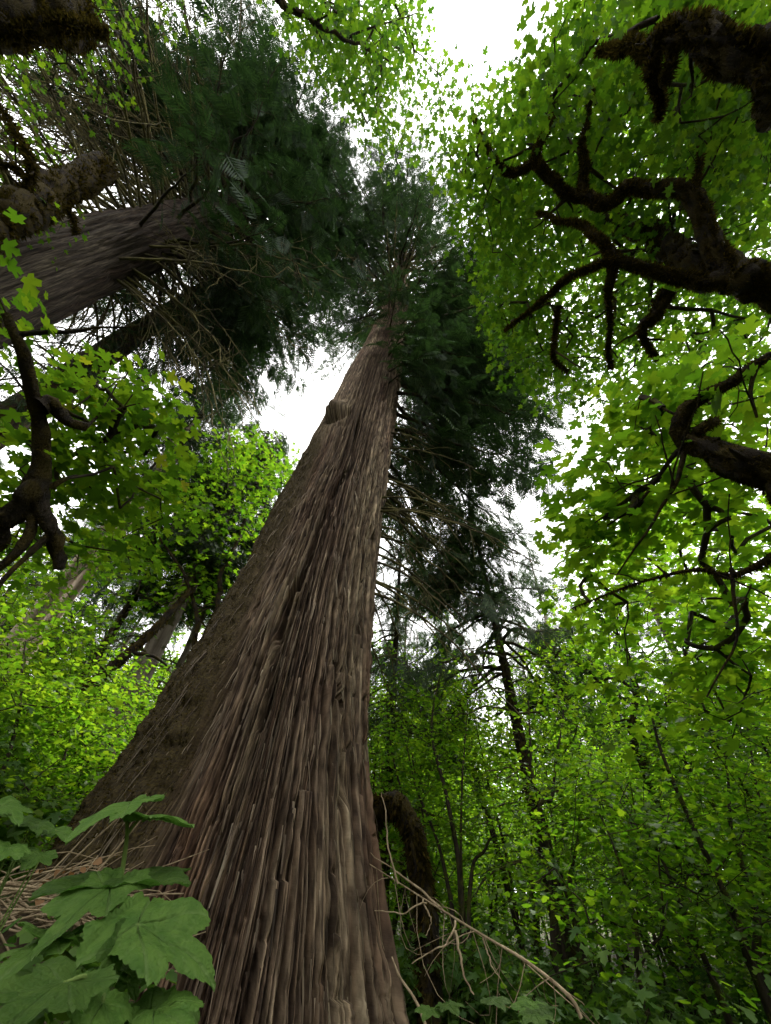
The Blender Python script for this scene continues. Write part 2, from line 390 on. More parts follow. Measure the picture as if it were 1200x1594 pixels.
def m_bark(name, tint, plates):
    m, nt, nd, lk = new_mat(name)
    at_ = nd.new('ShaderNodeAttribute'); at_.attribute_name = 'bark'
    sp = nd.new('ShaderNodeSeparateXYZ'); lk.new(at_.outputs['Vector'], sp.inputs[0])
    def nz(su, sv, det=4, off=0.0):
        mp = nd.new('ShaderNodeMapping'); mp.inputs['Scale'].default_value = (su, sv, 0); mp.inputs['Location'].default_value = (off, off * 0.7, off)
        lk.new(at_.outputs['Vector'], mp.inputs[0])
        n = nd.new('ShaderNodeTexNoise'); n.inputs['Scale'].default_value = 1; n.inputs['Detail'].default_value = det
        lk.new(mp.outputs[0], n.inputs['Vector']); return n.outputs[0]
    strip = nz(24, 1.0, 5); fine = nz(80, 4.0, 4, 3.1); broad = nz(1.1, 0.22, 3, 7.7); cross = nz(30, 20, 3, 1.3)
    r1 = ramp(nd, [(0.28, (0.027, 0.020, 0.016)), (0.42, (0.075, 0.058, 0.046)), (0.56, (0.145, 0.120, 0.096)), (0.76, (0.30, 0.265, 0.22))]); lk.new(strip, r1.inputs[0])
    r2 = ramp(nd, [(0.34, (0.22, 0.19, 0.17)), (0.52, (0.95, 0.93, 0.90)), (0.70, (1.75, 1.70, 1.62))]); lk.new(fine, r2.inputs[0])
    mx = nd.new('ShaderNodeMix'); mx.data_type = 'RGBA'; mx.blend_type = 'MULTIPLY'; mx.inputs[0].default_value = 0.85
    lk.new(r1.outputs[0], mx.inputs[6]); lk.new(r2.outputs[0], mx.inputs[7])
    r3 = ramp(nd, [(0.28, (0.85, 0.64, 0.56)), (0.46, (1, 0.96, 0.92)), (0.66, (1.32, 1.36, 1.25))]); lk.new(broad, r3.inputs[0])
    mx2 = nd.new('ShaderNodeMix'); mx2.data_type = 'RGBA'; mx2.blend_type = 'MULTIPLY'; mx2.inputs[0].default_value = 1
    lk.new(mx.outputs[2], mx2.inputs[6]); lk.new(r3.outputs[0], mx2.inputs[7])
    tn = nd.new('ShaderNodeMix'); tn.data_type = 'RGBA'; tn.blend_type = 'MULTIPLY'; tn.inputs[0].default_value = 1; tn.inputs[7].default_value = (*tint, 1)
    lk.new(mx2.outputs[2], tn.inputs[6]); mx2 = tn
    if plates:                      # weathered grey on outer strips, red brown young bark between, furrow shade painted in
        aw = nd.new('ShaderNodeAttribute'); aw.attribute_name = 'weathering_gap_shade'
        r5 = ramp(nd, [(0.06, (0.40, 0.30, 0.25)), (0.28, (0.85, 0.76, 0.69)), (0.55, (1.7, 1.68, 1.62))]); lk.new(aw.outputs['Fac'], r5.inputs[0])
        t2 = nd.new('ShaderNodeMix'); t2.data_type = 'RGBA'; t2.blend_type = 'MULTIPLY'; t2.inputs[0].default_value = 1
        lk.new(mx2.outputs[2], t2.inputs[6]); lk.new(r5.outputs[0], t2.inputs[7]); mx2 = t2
    mo = nz(55, 55, 4, 5.5)
    r4 = ramp(nd, [(0.3, (0.016, 0.010, 0.005)), (0.5, (0.042, 0.029, 0.010)), (0.72, (0.080, 0.058, 0.017))]); lk.new(mo, r4.inputs[0])
    mx3 = nd.new('ShaderNodeMix'); mx3.data_type = 'RGBA'
    lk.new(sp.outputs[2], mx3.inputs[0]); lk.new(mx2.outputs[2], mx3.inputs[6]); lk.new(r4.outputs[0], mx3.inputs[7])
    bs = nd.new('ShaderNodeBsdfPrincipled'); bs.inputs['Roughness'].default_value = 0.8; bs.inputs['Specular IOR Level'].default_value = 0.25
    lk.new(mx3.outputs[2], bs.inputs['Base Color'])
    ad = nd.new('ShaderNodeMath'); ad.operation = 'MULTIPLY_ADD'; ad.inputs[1].default_value = 0.7
    lk.new(fine, ad.inputs[0]); lk.new(strip, ad.inputs[2])
    ad2 = nd.new('ShaderNodeMath'); ad2.operation = 'MULTIPLY_ADD'; ad2.inputs[1].default_value = 0.25
    lk.new(cross, ad2.inputs[0]); lk.new(ad.outputs[0], ad2.inputs[2])
    bp = nd.new('ShaderNodeBump'); bp.inputs['Strength'].default_value = 0.9; bp.inputs['Distance'].default_value = 0.035
    lk.new(ad2.outputs[0], bp.inputs['Height']); lk.new(bp.outputs[0], bs.inputs['Normal'])
    out = nd.new('ShaderNodeOutputMaterial'); lk.new(bs.outputs[0], out.inputs[0])
    return m
M_BARK = m_bark('cedar_bark', (0.82, 0.76, 0.71), True); M_BARK2 = m_bark('grey_shaded_cedar_bark', (0.40, 0.38, 0.36), False); M_FIBRE = m_bark('bark_fibre', (1.1, 1.05, 1), False)  # second one: greyer bark, tint also darkened for shade on the left cedar

base = trunk_axis(np.array(0.0)); base[2] = float(gz(base[0], base[1]))
CEDAR = empty('cedar_tree', base, 'giant old cedar with fibrous grey brown bark and broadly flared base', 'tree')
phi = np.concatenate([np.linspace(-1.85, 2.0, 1500), np.linspace(2.0, 2 * np.pi - 1.85, 80)[1:-1]])
hh = np.concatenate([np.linspace(-0.7, 3.2, 230), 3.2 + np.cumsum(np.linspace(0.018, 0.16, 250)), ])
hh = np.concatenate([hh, np.arange(hh[-1] + 0.4, 50, 0.6)])
PH, HH = np.meshgrid(phi, hh)
P, U, MOSSM, TONE = trunk_surface(PH, HH)
n, mth = PH.shape
i = np.arange(n - 1)[:, None] * mth; j = np.arange(mth)[None]; k = (j + 1) % mth
mb = MB(); mb.add(P.reshape(-1, 3), np.stack([i + j, i + mth + j, i + mth + k, i + k], -1).reshape(-1, 4))
mb.attr['bark'] = np.stack([U + 20, HH, MOSSM], -1).reshape(-1, 3); mb.attr['weathering_gap_shade'] = TONE.ravel()
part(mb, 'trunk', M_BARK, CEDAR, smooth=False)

# moss tufts on the left flank and loose bark fibres
rng = np.random.default_rng(3)
N = 90000
ph = rng.uniform(0.5, 2.3, N); h = rng.uniform(0.2, 11, N) ** 1.0
Pm, _, mm, _ = trunk_surface(ph, h)
keep = rng.random(N) < mm * 0.8 * np.exp(-h / 9); Pm = Pm[keep]; ph = ph[keep]
nr = np.cos(ph)[:, None] * TOC + np.sin(ph)[:, None] * LEFT
mb = MB(); q = len(Pm)
tip = nr + rng.normal(0, 0.7, (q, 3)) + np.array([0, 0, -0.35])
leaves(mb, Pm - nr * 0.01, tip, rng.normal(0, 1, (q, 3)), rng.uniform(0.02, 0.055, q), (np.array([[-.18, 0, 0], [.18, 0, 0], [0, 1, 0.]]), np.array([[0, 1, 2]])))
tag(part(mb, 'moss', M_MOSS, CEDAR), kind='stuff')
N = 3400
ph = rng.uniform(-1.7, 1.0, N); h = rng.uniform(-0.2, 1, N) ** 2 * 9
Pm, _, mm, _ = trunk_surface(ph, h)
nr = np.cos(ph)[:, None] * TOC + np.sin(ph)[:, None] * LEFT
L = rng.uniform(0.08, 0.45, N)
dn = np.array([0, 0, -1.0]) + nr * rng.uniform(-0.02, 0.16, (N, 1)) + LEFT * (np.sin(ph)[:, None] * 0.25) + rng.normal(0, 0.05, (N, 3))
mb = MB(); w = rng.uniform(0.004, 0.013, N)
sd = np.cross(nr, np.array([0, 0, 1.0]))
A = Pm + nr * 0.004; Bq = A + unit(dn) * L[:, None]; C = A + unit(dn) * (L * 0.5)[:, None] + nr * 0.012
V = np.stack([A - sd * w[:, None], A + sd * w[:, None], C + sd * w[:, None] * .8, C - sd * w[:, None] * .8, Bq + sd * w[:, None] * .4, Bq - sd * w[:, None] * .4], 1)
fb = np.arange(N)[:, None] * 6
mb.add(V.reshape(-1, 3), np.concatenate([fb + [0, 1, 2, 3], fb + [3, 2, 4, 5]]))
mb.attr['bark'] = np.repeat(np.stack([ph * 1.75 + 20 + rng.normal(0, .05, N), h, 0 * h], -1), 6, 0)
tag(part(mb, 'loose_bark', M_FIBRE, CEDAR), kind='stuff')

# ------------------------------------------------------------------ cedar foliage
def cedar_spray_template(np_=9):
    v = []; f = []
    def blade(p, q, w):
        d = np.array(q) - np.array(p); s = np.array([-d[1], d[0], 0]); s = s / (np.linalg.norm(s) + 1e-9) * w
        b = len(v); m = np.array(p) * 0.45 + np.array(q) * 0.55
        v.extend([p, list(m + s), q, list(m - s)]); f.append([b, b + 1, b + 2, b + 3])
    for k in range(np_):
        y = 0.10 + 0.8 * k / np_; L = 0.40 * (1 - 0.75 * k / np_) + 0.05; z = -0.28 * y * y
        for sgn in (-1, 1):
            blade([0, y, z], [sgn * L * 0.75, y + L * 0.75, z - 0.16 * L - 0.12 * y], 0.024)
    blade([0, 0, 0], [0, 0.55, -0.06], 0.02); blade([0, 0.5, -0.06], [0, 1.05, -0.32], 0.03)
    return np.array(v, float), np.array(f)
SPRAY = cedar_spray_template()

def cedar_branches(wood, fol, starts, dirs, lens, rng, droop=0.55, upturn=0.35, density=1.0, sp=0.55, bare=0.25, r0=0.012):
    POS = []; TIP = []; NRM = []; SZ = []
    for p, d, L in zip(starts, dirs, lens):
        d = unit(np.array([d[0], d[1], 0.0])); sd = np.array([-d[1], d[0], 0])
        cw = rng.normal(0, 0.12)
        t = np.linspace(0, 1, 12)
        path = p + d * (L * t)[:, None] + sd * (cw * L * t * t)[:, None]
        path[:, 2] += L * (0.12 * t - droop * t ** 1.8 + upturn * t ** 4)
        path += np.cumsum(rng.normal(0, 0.012 * L, (12, 3)), 0) * np.array([1, 1, .6])
        tube(wood, path, (r0 * L + 0.012) * (1 - 0.93 * t), sides=5)
        nb = int(3 + L * 5.5 * density)
        for b in range(nb):
            tb = bare + (1 - bare) * (b + rng.random()) / nb
            f = tb * 11; ii = min(10, int(f)); q = path[ii] * (1 - f + ii) + path[ii + 1] * (f - ii)
            s = 1 if b % 2 else -1
            bl = (0.28 * L * (1.1 - tb) + 0.35) * rng.uniform(0.5, 1.2)
            bd = unit(d * rng.uniform(0.5, 1.0) + sd * s * rng.uniform(0.6, 1.1))
            e = q + bd * bl + np.array([0, 0, -rng.uniform(0.15, 0.45) * bl])
            twig_tubes(wood, [q], [e], [0.010], [0.003], sides=3, segs=2, rng=rng)
            ns = max(2, int(bl * 4.2 * density) + 1)
            tt = (np.arange(ns) + rng.random(ns)) / ns
            pos = q + (e - q) * tt[:, None]
            sgn = np.where(rng.random(ns) < .5, -1, 1)[:, None]
            side = np.cross(bd, [0, 0, 1.0])
            tip = bd * 0.7 + side * sgn * rng.uniform(0.1, 0.9, (ns, 1)) + np.array([0, 0, -1.0]) * rng.uniform(0.25, 1.1, (ns, 1))
            POS.append(pos); TIP.append(tip); NRM.append(np.array([0, 0, 1.0]) + rng.normal(0, 0.45, (ns, 3)) + bd * 0.5); SZ.append(sp * rng.uniform(0.6, 1.35, ns))
    if POS:
        leaves(fol, np.concatenate(POS), np.concatenate(TIP), np.concatenate(NRM), np.concatenate(SZ), SPRAY)

def dead_branches(mb, starts, dirs, lens, rng, r=0.03, droop=0.7, subs=7, wig=0.05, sides=5):
    for p, d, L in zip(starts, dirs, lens):
        d = unit(np.asarray(d, float)); t = np.linspace(0, 1, 14)
        path = p + d * (L * t)[:, None]; path[:, 2] += -droop * L * t ** 2.2 + 0.25 * droop * L * t ** 5
        path += np.cumsum(rng.normal(0, wig * L / 4, (14, 3)), 0) * t[:, None]
        tube(mb, path, r * (1 - 0.85 * t) + 0.004, sides=sides, lump=0.5, seed=int(rng.integers(99)))
        for s in range(subs):
            i0 = int(rng.integers(3, 12)); q = path[i0]
            l2 = L * rng.uniform(0.12, 0.4) * (1.1 - i0 / 16); d2 = unit(d + rng.normal(0, 0.9, 3) + np.array([0, 0, -0.5]))
            p2 = q + d2 * (l2 * np.linspace(0, 1, 7))[:, None]; p2[:, 2] -= l2 * 0.5 * np.linspace(0, 1, 7) ** 2
            p2 += np.cumsum(rng.normal(0, wig * l2 / 3, (7, 3)), 0)
            tube(mb, p2, np.linspace(r * 0.42, 0.004, 7), sides=4)
            if rng.random() < 0.6:
                e = p2[-2] + rng.normal(0, 0.3, 3) * l2; twig_tubes(mb, [p2[3]], [e], [r * 0.25], [0.003], sides=3, rng=rng)

RIGHT = -LEFT; BACK = -TOC
# crown: whorls of limbs all round the upper trunk
rng = np.random.default_rng(21)
wood = MB(); fol = MB()
S, D, Ls = [], [], []
for h in np.linspace(21, 50, 105):
    a = rng.random() * 2 * np.pi
    rl, rr = radii(np.array(h)); c = trunk_axis(np.array(h)); d = np.array([math.cos(a), math.sin(a), 0])
    rl_side = d @ LEFT
    L = (1.8 + 5.6 * sstep(20, 27, h) * sstep(55, 34, h)) * rng.uniform(0.6, 1.15) * (1 - 0.35 * max(0, rl_side) * sstep(34, 22, h)) * (1 + 0.35 * max(0, -rl_side) * sstep(40, 30, h))
    S.append(c + d * float(rr) * 0.6); D.append(d); Ls.append(L)
cedar_branches(wood, fol, S, D, Ls, rng, droop=0.6, density=0.62, sp=0.72, bare=0.28)
# green boughs on the right and front, lower down
S, D, Ls = [], [], []
def bough(h, ang, L):
    d = math.cos(ang) * TOC + math.sin(ang) * LEFT
    c = trunk_axis(np.array(float(h))); rl, rr = radii(np.array(float(h)))
    S.append(c + d * float(0.5 * (rl + rr)) * 0.85); D.append(d); Ls.append(L * (1.32 if L > 2 else 1))
for h, a, L in [(13.2, -100, 4.6), (13.8, -75, 4.0), (14.5, -120, 5.2), (15.2, -90, 5.0), (15.8, -60, 3.4), (16.3, -105, 5.4), (17, -80, 4.6), (17.6, -125, 5.4), (18.4, -95, 5.2), (19, -65, 4.0), (19.6, -110, 5.2), (20.5, -85, 4.6), (21, -130, 4.8), (22, -100, 4.6),
               (12.3, -110, 4.4), (12.0, -85, 3.6), (11.4, -125, 4.2), (13.4, -40, 1.7), (14.2, -30, 1.9), (14.8, -45, 1.9), (15.5, -20, 1.9), (16.2, -42, 2.0), (17, -30, 2.0), (18.5, 0, 1.8), (19.5, -30, 2.0), (16.2, -140, 5.0), (13.6, -145, 4.6), (22.5, -75, 5.0), (23, -120, 5.4), (24, -95, 5.6), (25, -60, 5.2), (25.5, -110, 5.8), (26.5, -85, 5.4), (27.5, -130, 5.4), (28.5, -100, 5.6), (29.5, -70, 5.2), (30.5, -115, 5.4), (18, -70, 5), (19.5, -55, 4.6), (21.2, -115, 5.4), (16.6, -75, 4.8), (23.6, -45, 4.4), (26, 60, 4), (28, 30, 4.4), (30, 90, 4.4), (32, 120, 4.6), (29, 150, 4.6)]:
    bough(h, rad(a), L)
cedar_branches(wood, fol, S, D, Ls, rng, droop=0.50, upturn=0.25, density=0.9, sp=0.8, bare=0.12)
# second, lower group further out on the right, dark against the sky
S, D, Ls = [], [], []
for h, a, L in [(10.6, -118, 4.8), (10.0, -130, 5.0), (9.4, -122, 4.4)]:
    bough(h, rad(a), L)
cedar_branches(wood, fol, S, D, Ls, rng, droop=0.38, upturn=0.15, density=1.0, sp=0.6, bare=0.45)
tag(part(wood, 'branches', M_DARKWOOD, CEDAR), kind='stuff')
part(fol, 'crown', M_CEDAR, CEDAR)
# dead, lichen grown branches drooping on the right side of the trunk
mb = MB(); S, D, Ls = [], [], []
for _ in range(46):
    h = rng.uniform(5.5, 13.5); a = rad(rng.uniform(-150, -70)); d = math.cos(a) * TOC + math.sin(a) * LEFT
    c = trunk_axis(np.array(h)); rl, rr = radii(np.array(h))
    S.append(c + d * float(rr) * 0.9); D.append(d + np.array([0, 0, rng.uniform(-0.1, 0.4)])); Ls.append(rng.uniform(1.0, 3.8))
dead_branches(mb, S, D, Ls, rng, r=0.032, droop=0.75, subs=9)
S, D, Ls = [], [], []
for _ in range(110):
    h = rng.uniform(20, 40); a = rng.random() * 2 * np.pi; d = math.cos(a) * TOC + math.sin(a) * LEFT
    c = trunk_axis(np.array(h)); rl, rr = radii(np.array(h))
    S.append(c + d * float(rr) * 0.9); D.append(d + np.array([0, 0, rng.uniform(-0.1, 0.5)])); Ls.append(rng.uniform(1.5, 6.0))
dead_branches(mb, S, D, Ls, rng, r=0.045, droop=0.5, subs=11)
tag(part(mb, 'dead_branches', M_LICHEN, CEDAR), kind='stuff')
# ================================================================== helpers for whole trees
def inpoly(poly, n, rng):
    poly = np.array(poly, float); lo = poly.min(0); hi = poly.max(0); out = np.zeros((0, 2))
    while len(out) < n:
        q = lo + (hi - lo) * rng.random((n * 2, 2)); c = np.zeros(len(q), bool); m = len(poly)
        for a in range(m):
            p1, p2 = poly[a], poly[(a + 1) % m]
            cr = ((p1[1] > q[:, 1]) != (p2[1] > q[:, 1]))
            xs = (p2[0] - p1[0]) * (q[:, 1] - p1[1]) / (p2[1] - p1[1] + 1e-9) + p1[0]
            c ^= cr & (q[:, 0] < xs)
        out = np.vstack([out, q[c]])
    return out[:n]
def region(poly, n, d0, d1, rng):
    return np.array([at(px, py, d) for (px, py), d in zip(inpoly(poly, n, rng), rng.uniform(d0, d1, n))])
def pix(L):
    return np.array([at(*p) for p in L])
def moss_on(mb, P, R, n, rng, size=0.05, down=0.6):
    """small tufts of moss all over a limb"""
    P = np.asarray(P); t = rng.random(n) * (len(P) - 1.001); i = t.astype(int); f = (t - i)[:, None]
    c = P[i] * (1 - f) + P[i + 1] * f; r = np.interp(t, np.arange(len(P)), R)
    T = unit(P[i + 1] - P[i]); d = rng.normal(0, 1, (n, 3)); d = unit(d - np.sum(d * T, 1, keepdims=True) * T)
    tip = d + rng.normal(0, 0.5, (n, 3)) - np.array([0, 0, down])
    leaves(mb, c + d * (r * 0.9)[:, None], tip, rng.normal(0, 1, (n, 3)), size * rng.uniform(0.5, 1.4, n), (np.array([[-.16, 0, 0], [.16, 0, 0], [.05, .6, .1], [0, 1, 0.]]), np.array([[0, 1, 2], [0, 2, 3]])))

def big_maple(name, label, base, limbs, crown, rng, leaf=0.15, per=16, rad_=0.55, tmpl=MAPLE_MID, mat=None, group=None, moss=900, twig=0.004, flat=0.2, cat='tree', rmax=0.035, mossz=0.05):
    """limbs: list of (name, control points, r0, r1, lump); crown: (n,3) spray centres"""
    root = empty(name, base, label, cat, group)
    skel = []
    mm = MB()
    for li, (nm, P, r0, r1, lump) in enumerate(limbs):
        P = np.asarray(P, float); L = np.linalg.norm(np.diff(P, axis=0), axis=1).sum()
        q = smooth_path(P, max(10, int(L / 0.10) if L < 6 else int(L / 0.16)))
        t = np.linspace(0, 1, len(q)); R = r0 + (r1 - r0) * t ** 0.8
        q = q + np.stack([vnoise(t * L * 1.2, t * 0 + 3.3 * k, li + 7) - 0.5 for k in range(3)], -1) * 0.20 * min(1, L / 3) * (4 * t * (1 - t))[:, None]
        q = q + np.stack([vnoise(t * L * 4.5, t * 0 + 5.3 * k, li + 27) - 0.5 for k in range(3)], -1) * min(0.11, 0.9 * r0) * (np.minimum(1, 6 * t * (1 - t)))[:, None]
        m1 = MB(); tube(m1, q, R, sides=28 if r0 > 0.06 else 8, lump=lump, seed=li + 1, lscale=9)
        for _s in range(int(L * (2.2 if r0 < .2 else 1.0)) if nm == 'limb' else 0):      # spurs and broken shoots
            i0 = int(rng.integers(2, len(q) - 1)); d = unit(unit(rng.normal(0, 1, 3)) + [0, 0, .3]); l2 = rng.uniform(.12, .75) * (1 + (r0 < .1) * .4)
            sp2 = q[i0] + d * (l2 * np.linspace(0, 1, 9))[:, None] + np.cumsum(rng.normal(0, .014 * l2 ** .5, (9, 3)), 0) * np.linspace(0, 1, 9)[:, None] ** .5
            tube(m1, sp2, np.linspace(min(R[i0] * .6, .03 + .02 * rng.random()), .005, 9), sides=6, lump=.5, seed=_s)
        part(m1, nm, M_MOSSY, root, smooth=True)
        if moss and r0 > 0.03: moss_on(mm, q, R, int(moss * L * min(1, r0 / 0.12)), rng, mossz)
        if nm != 'trunk' or len(limbs) == 1: skel.append(q[len(q) // 4::4])
        else: skel.append(q[len(q) // 2::6])
    if mm.n: tag(part(mm, 'moss', M_MOSS, root), kind='stuff')
    if crown is not None and len(crown):
        A, B, ra, rb = grow(np.concatenate(skel), crown, rng, step=0.45, rmin=twig, rmax=rmax)
        m2 = MB(); twig_tubes(m2, A, B, ra, rb, sides=5, segs=2, sag=0.06, rng=rng); tag(part(m2, 'twigs', M_DARKWOOD, root), kind='stuff')
        m3 = MB(); sprays_of_leaves(m3, crown, per, rad_, leaf, tmpl, rng, flat=flat)
        part(m3, 'crown', mat or M_MAPLE, root)
    return root
def onground(x, y, dz=-0.1):
    return np.array([x, y, float(gz(x, y)) + dz])
def polar(a, d):
    return d * math.sin(rad(a)), d * math.cos(rad(a))

# ================================================================== the second cedar, upper left
rng = np.random.default_rng(31)
BX, BY = polar(-72, 9.0)
LC = empty('cedar_tree', onground(BX, BY), 'tall dark cedar with ridged grey trunk leaning in at upper left, dense drooping crown', 'tree')
def plain_trunk(root, bx, by, r0, r1, H, mat, sides=160, rows=240, bark=0.05, lean=(0, 0), flare=0.5, hi=None, seed=0, attr=True):
    th = np.linspace(0, 2 * np.pi, sides, endpoint=False); z0 = float(gz(bx, by)) - 0.3
    hs = np.linspace(0, hi or H, rows); TH, HS = np.meshgrid(th, hs)
    R = (r0 + (r1 - r0) * (HS / H) ** 0.9) * (1 + flare * np.exp(-HS / 1.2))
    u = TH * r0
    w = 0.12 * (vnoise(u / 0.5, HS / 1.5, seed) - .5)
    n2 = vnoise((u + w) / 0.10 + 9, HS / 1.3, seed + 5); n3 = vnoise((u + w) / 0.045 + 5, HS / 0.7, seed + 6)
    wrap = np.minimum(1, np.minimum(TH, 2 * np.pi - TH) / 0.15)
    R = R + wrap * (bark * (vnoise(u / 0.4, HS / 4, seed + 3) - .5) * 2 - bark * np.exp(-((n2 - .42) / .1) ** 2) + bark * .5 * (n3 - .5))
    V = np.stack([bx + lean[0] * HS + R * np.cos(TH), by + lean[1] * HS + R * np.sin(TH), z0 + HS], -1)
    m = sides; i = np.arange(rows - 1)[:, None] * m; j = np.arange(m)[None]; k = (j + 1) % m
    mb = MB(); mb.add(V.reshape(-1, 3), np.stack([i + j, i + k, i + m + k, i + m + j], -1).reshape(-1, 4))
    if attr: mb.attr['bark'] = np.stack([u + 3 * seed, HS, 0 * HS], -1).reshape(-1, 3)
    return part(mb, 'trunk', mat, root)
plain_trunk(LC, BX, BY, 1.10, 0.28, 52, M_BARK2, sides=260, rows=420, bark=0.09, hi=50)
wood = MB(); fol = MB(); S, D, Ls = [], [], []
for h in np.linspace(14.5, 48, 150):
    a = rng.random() * 2 * np.pi; d = np.array([math.cos(a), math.sin(a), 0])
    r = 0.98 + (0.25 - 0.98) * (h / 52)
    L = (1.6 + 5.4 * sstep(58, 20, h)) * rng.uniform(0.7, 1.1) * (1 - 0.25 * max(0, d[0]))
    back = d @ np.array([math.sin(rad(-130)), math.cos(rad(-130)), 0])
    if back > 0.2 and h < 19: continue
    S.append(np.array([BX, BY, h]) + d * r * 0.7); D.append(d); Ls.append(L)
cedar_branches(wood, fol, S, D, Ls, rng, droop=0.55, upturn=0.2, density=0.58, sp=0.85, bare=0.28)
S, D, Ls = [], [], []
for _ in range(34):
    h = rng.uniform(15, 27); a = rad(rng.uniform(-10, 75)); d = np.array([math.sin(a), math.cos(a), 0])
    S.append(np.array([BX, BY, h]) + d * 0.6); D.append(d); Ls.append(rng.uniform(4.4, 6.0))
cedar_branches(wood, fol, S, D, Ls, rng, droop=0.55, upturn=0.15, density=0.62, sp=0.85, bare=0.25)
S, D, Ls = [], [], []
for _ in range(30):
    h = rng.uniform(19, 34); a = rad(rng.uniform(75, 210)); d = np.array([math.sin(a), math.cos(a), 0])
    S.append(np.array([BX, BY, h]) + d * 0.6); D.append(d); Ls.append(rng.uniform(3.4, 5.0))
for _ in range(26):
    h = rng.uniform(25, 40); a = rad(rng.uniform(180, 262)); d = np.array([math.sin(a), math.cos(a), 0])
    S.append(np.array([BX, BY, h]) + d * 0.6); D.append(d); Ls.append(rng.uniform(5.0, 8.5))
cedar_branches(wood, fol, S, D, Ls, rng, droop=0.5, upturn=0.2, density=0.62, sp=0.85, bare=0.25)
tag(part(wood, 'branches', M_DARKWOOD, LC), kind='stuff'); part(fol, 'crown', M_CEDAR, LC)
mb = MB(); S, D, Ls = [], [], []
for _ in range(105):
    h = rng.uniform(11, 25); a = rad(rng.uniform(-195, -85)); d = np.array([math.sin(a), math.cos(a), rng.uniform(-.1, .35)])
    S.append(np.array([BX, BY, h]) + d * 0.8); D.append(d); Ls.append(rng.uniform(3.5, 8.5))
dead_branches(mb, S, D, Ls, rng, r=0.045, droop=0.3, subs=16, wig=0.06)
S, D, Ls = [], [], []
for _ in range(90):
    h = rng.uniform(12.5, 20); a = rad(rng.uniform(-60, 95)); d = np.array([math.sin(a), math.cos(a), rng.uniform(-.2, .3)])
    S.append(np.array([BX, BY, h]) + d * 0.8); D.append(d); Ls.append(rng.uniform(2.2, 6.4))
dead_branches(mb, S, D, Ls, rng, r=0.034, droop=0.75, subs=16, wig=0.09)
tag(part(mb, 'dead_branches', M_LICHEN, LC), kind='stuff')

# dark mossy cedar below it
rng = np.random.default_rng(33)
x2, y2 = polar(-59.5, 11.5)
T2 = empty('cedar_tree', onground(x2, y2), 'dark shaggy cedar trunk below the ridged grey one, at left', 'tree')
plain_trunk(T2, x2, y2, 0.55, 0.2, 30, M_MOSSY, sides=90, rows=160, attr=False, seed=4)
wood = MB(); fol = MB(); S, D, Ls = [], [], []
for h in np.linspace(9, 27, 46):
    a = rng.random() * 6.283; d = np.array([math.cos(a), math.sin(a), 0]); S.append(np.array([x2, y2, h])); D.append(d); Ls.append(rng.uniform(2, 4.2) * (1 - h / 45))
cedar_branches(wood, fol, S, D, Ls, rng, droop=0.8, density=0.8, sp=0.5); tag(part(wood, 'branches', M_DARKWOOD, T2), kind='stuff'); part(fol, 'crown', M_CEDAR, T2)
mb = MB(); dead_branches(mb, [np.array([x2, y2, h]) for h in rng.uniform(6, 15, 30)], [np.array([math.cos(a), math.sin(a), .1]) for a in rng.random(30) * 6.28], rng.uniform(1.5, 4, 30), rng, r=0.035, droop=0.8, subs=8, wig=.08)
tag(part(mb, 'dead_branches', M_LICHEN, T2), kind='stuff')

# ================================================================== mossy maples round the clearing
# right: the one with three heavy limbs
rng = np.random.default_rng(41)
cb = onground(*polar(79, 5.6))
limbs = [('trunk', [cb, cb + [-0.15, 0.05, 3.0], at(1290, 480, 7.2), at(1200, 442, 7.0), at(1145, 432, 7.0)], 0.30, 0.17, 0.5),
 ('limb', pix([(1150, 430, 7.0), (1110, 372, 7.3), (1060, 312, 7.6), (990, 291, 8.0), (930, 308, 8.2), (880, 306, 8.4), (855, 275, 8.6), (835, 252, 8.8)]), 0.115, 0.06, 0.8),
 ('limb', pix([(835, 252, 8.8), (800, 272, 9.0), (770, 250, 9.2), (745, 205, 9.6), (738, 180, 9.9)]), 0.07, 0.02, 0.4),
 ('limb', pix([(836, 254, 8.8), (838, 225, 9.0), (852, 200, 9.3), (870, 150, 9.9)]), 0.07, 0.02, 0.4),
 ('limb', pix([(906, 308, 8.3), (912, 255, 8.6), (908, 215, 8.9), (922, 140, 9.6)]), 0.075, 0.02, 0.4),
 ('limb', pix([(1150, 436, 7.0), (1090, 405, 8.0), (1030, 378, 9.2), (955, 347, 11.0), (905, 318, 13.5), (870, 290, 16)]), 0.15, 0.17, 0.6),
 ('limb', pix([(1150, 436, 7.0), (1080, 438, 7.1), (1020, 419, 7.2), (950, 412, 7.3), (890, 430, 7.5), (840, 470, 7.7), (785, 515, 8.0)]), 0.115, 0.012, 0.7),
 ('limb', pix([(957, 410, 7.3), (935, 375, 7.5), (905, 355, 7.8), (872, 344, 8.1), (835, 330, 8.5)]), 0.085, 0.012, 0.6),
 ('limb', pix([(955, 415, 7.3), (950, 470, 7.3), (953, 535, 7.35), (950, 575, 7.4)]), 0.065, 0.012, 0.7),
 ('limb', pix([(869, 476, 7.6), (867, 525, 7.5), (862, 560, 7.5), (885, 578, 7.5)]), 0.05, 0.02, 0.6),
 ('limb', pix([(1040, 452, 7.15), (1018, 492, 7.1), (1002, 515, 7.1), (1022, 562, 7.1)]), 0.10, 0.03, 0.8),
 ('limb', pix([(1075, 318, 7.6), (1085, 280, 7.8), (1088, 225, 8.4)]), 0.05, 0.02, 0.4)]
